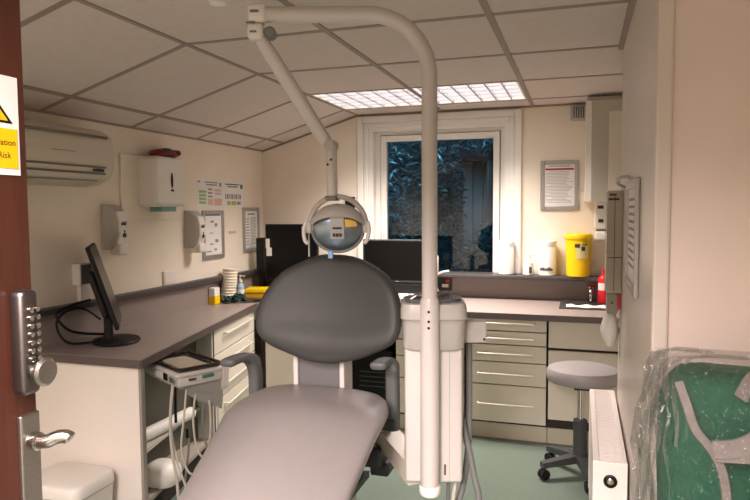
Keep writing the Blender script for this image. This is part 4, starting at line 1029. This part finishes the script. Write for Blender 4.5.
obj('boards', b, M['shed'], sh); obj('core', B().box(.06, .84, 6.05, 7.0, -.2, 1.9), M['gap'], sh)
obj('roof', B().box(.0, .90, 5.9, 7.1, 1.95, 2.0), M['gap'], sh)
struct('wall_outside', B().box(-6, 8, 8.0, 8.2, -.3, 4), mat('night_wall', srgb(26, 36, 46), .9, noise=.4, nscale=2))

# ------------------------------------------------------------------ lights
def area(name, loc, size, power, col, rot=(0, 0, 0), spread=PI, sy=None):
    l = bpy.data.lights.new(name, 'AREA'); l.energy = power; l.color = col; l.spread = spread
    l.shape = 'RECTANGLE'; l.size = size; l.size_y = sy or size
    o = link(bpy.data.objects.new(name, l)); o.location = loc; o.rotation_euler = rot; return o
WARM = (1, .87, .72)
area('panel_light', (.6, 1.42, ZC-.006), 1.1, 42, (1, .885, .82), spread=math.radians(116), sy=.40)
area('panel_light_near', (.75, -2.25, ZC-.02), 1.1, 112, (1, .865, .835), spread=math.radians(146), sy=.55)
area('low_fill_light', (1.15, -3.1, 1.85), .6, 20, (1, .86, .84), (math.radians(52), 0, math.radians(8)), math.radians(56))  # added fill from behind the camera, brightens the low foreground
area('foliage_fill_light', (-1.0, 3.2, 4.2), 1.5, 300, (.45, .78, 1), (math.radians(25), math.radians(10), 0))  # added blue fill to bring out the bushes, no lamp stands there
wd = bpy.data.worlds.new('dusk'); scene.world = wd; wd.use_nodes = True
bg = wd.node_tree.nodes['Background']; bg.inputs[0].default_value = (.10, .22, .34, 1); bg.inputs[1].default_value = .25

# ------------------------------------------------------------------ camera
cam = bpy.data.cameras.new('camera'); co = link(bpy.data.objects.new('camera', cam))
yaw, pitch, roll = .3101, -.063, -.0065
cam.sensor_width = 36; cam.lens = 643.56/750*36; cam.clip_start = .02
fw = Vector((-math.sin(yaw)*math.cos(pitch), math.cos(yaw)*math.cos(pitch), math.sin(pitch)))
r0 = Vector((math.cos(yaw), math.sin(yaw), 0)); u0 = r0.cross(fw)
r = r0*math.cos(roll)+u0*math.sin(roll); u = r.cross(fw)
mw = Matrix((r, u, -fw)).transposed().to_4x4(); mw.translation = Vector((1.509, -2.26, 1.35))
co.matrix_world = mw
scene.camera = co

# ------------------------------------------------------------------ to metres
done = set()
for o in list(scene.objects):
    o.location = o.location*S
    if o.type == 'MESH' and o.data.name not in done:
        o.data.transform(Matrix.Scale(S, 4)); done.add(o.data.name)
    if o.type == 'LIGHT':
        o.data.size *= S; o.data.size_y *= S; o.data.energy *= S*S
    if o.type == 'EMPTY' and 'localspace' in o: del o['localspace']
scene.view_settings.view_transform = 'Standard'
scene.view_settings.look = 'None'
scene.view_settings.exposure = 0
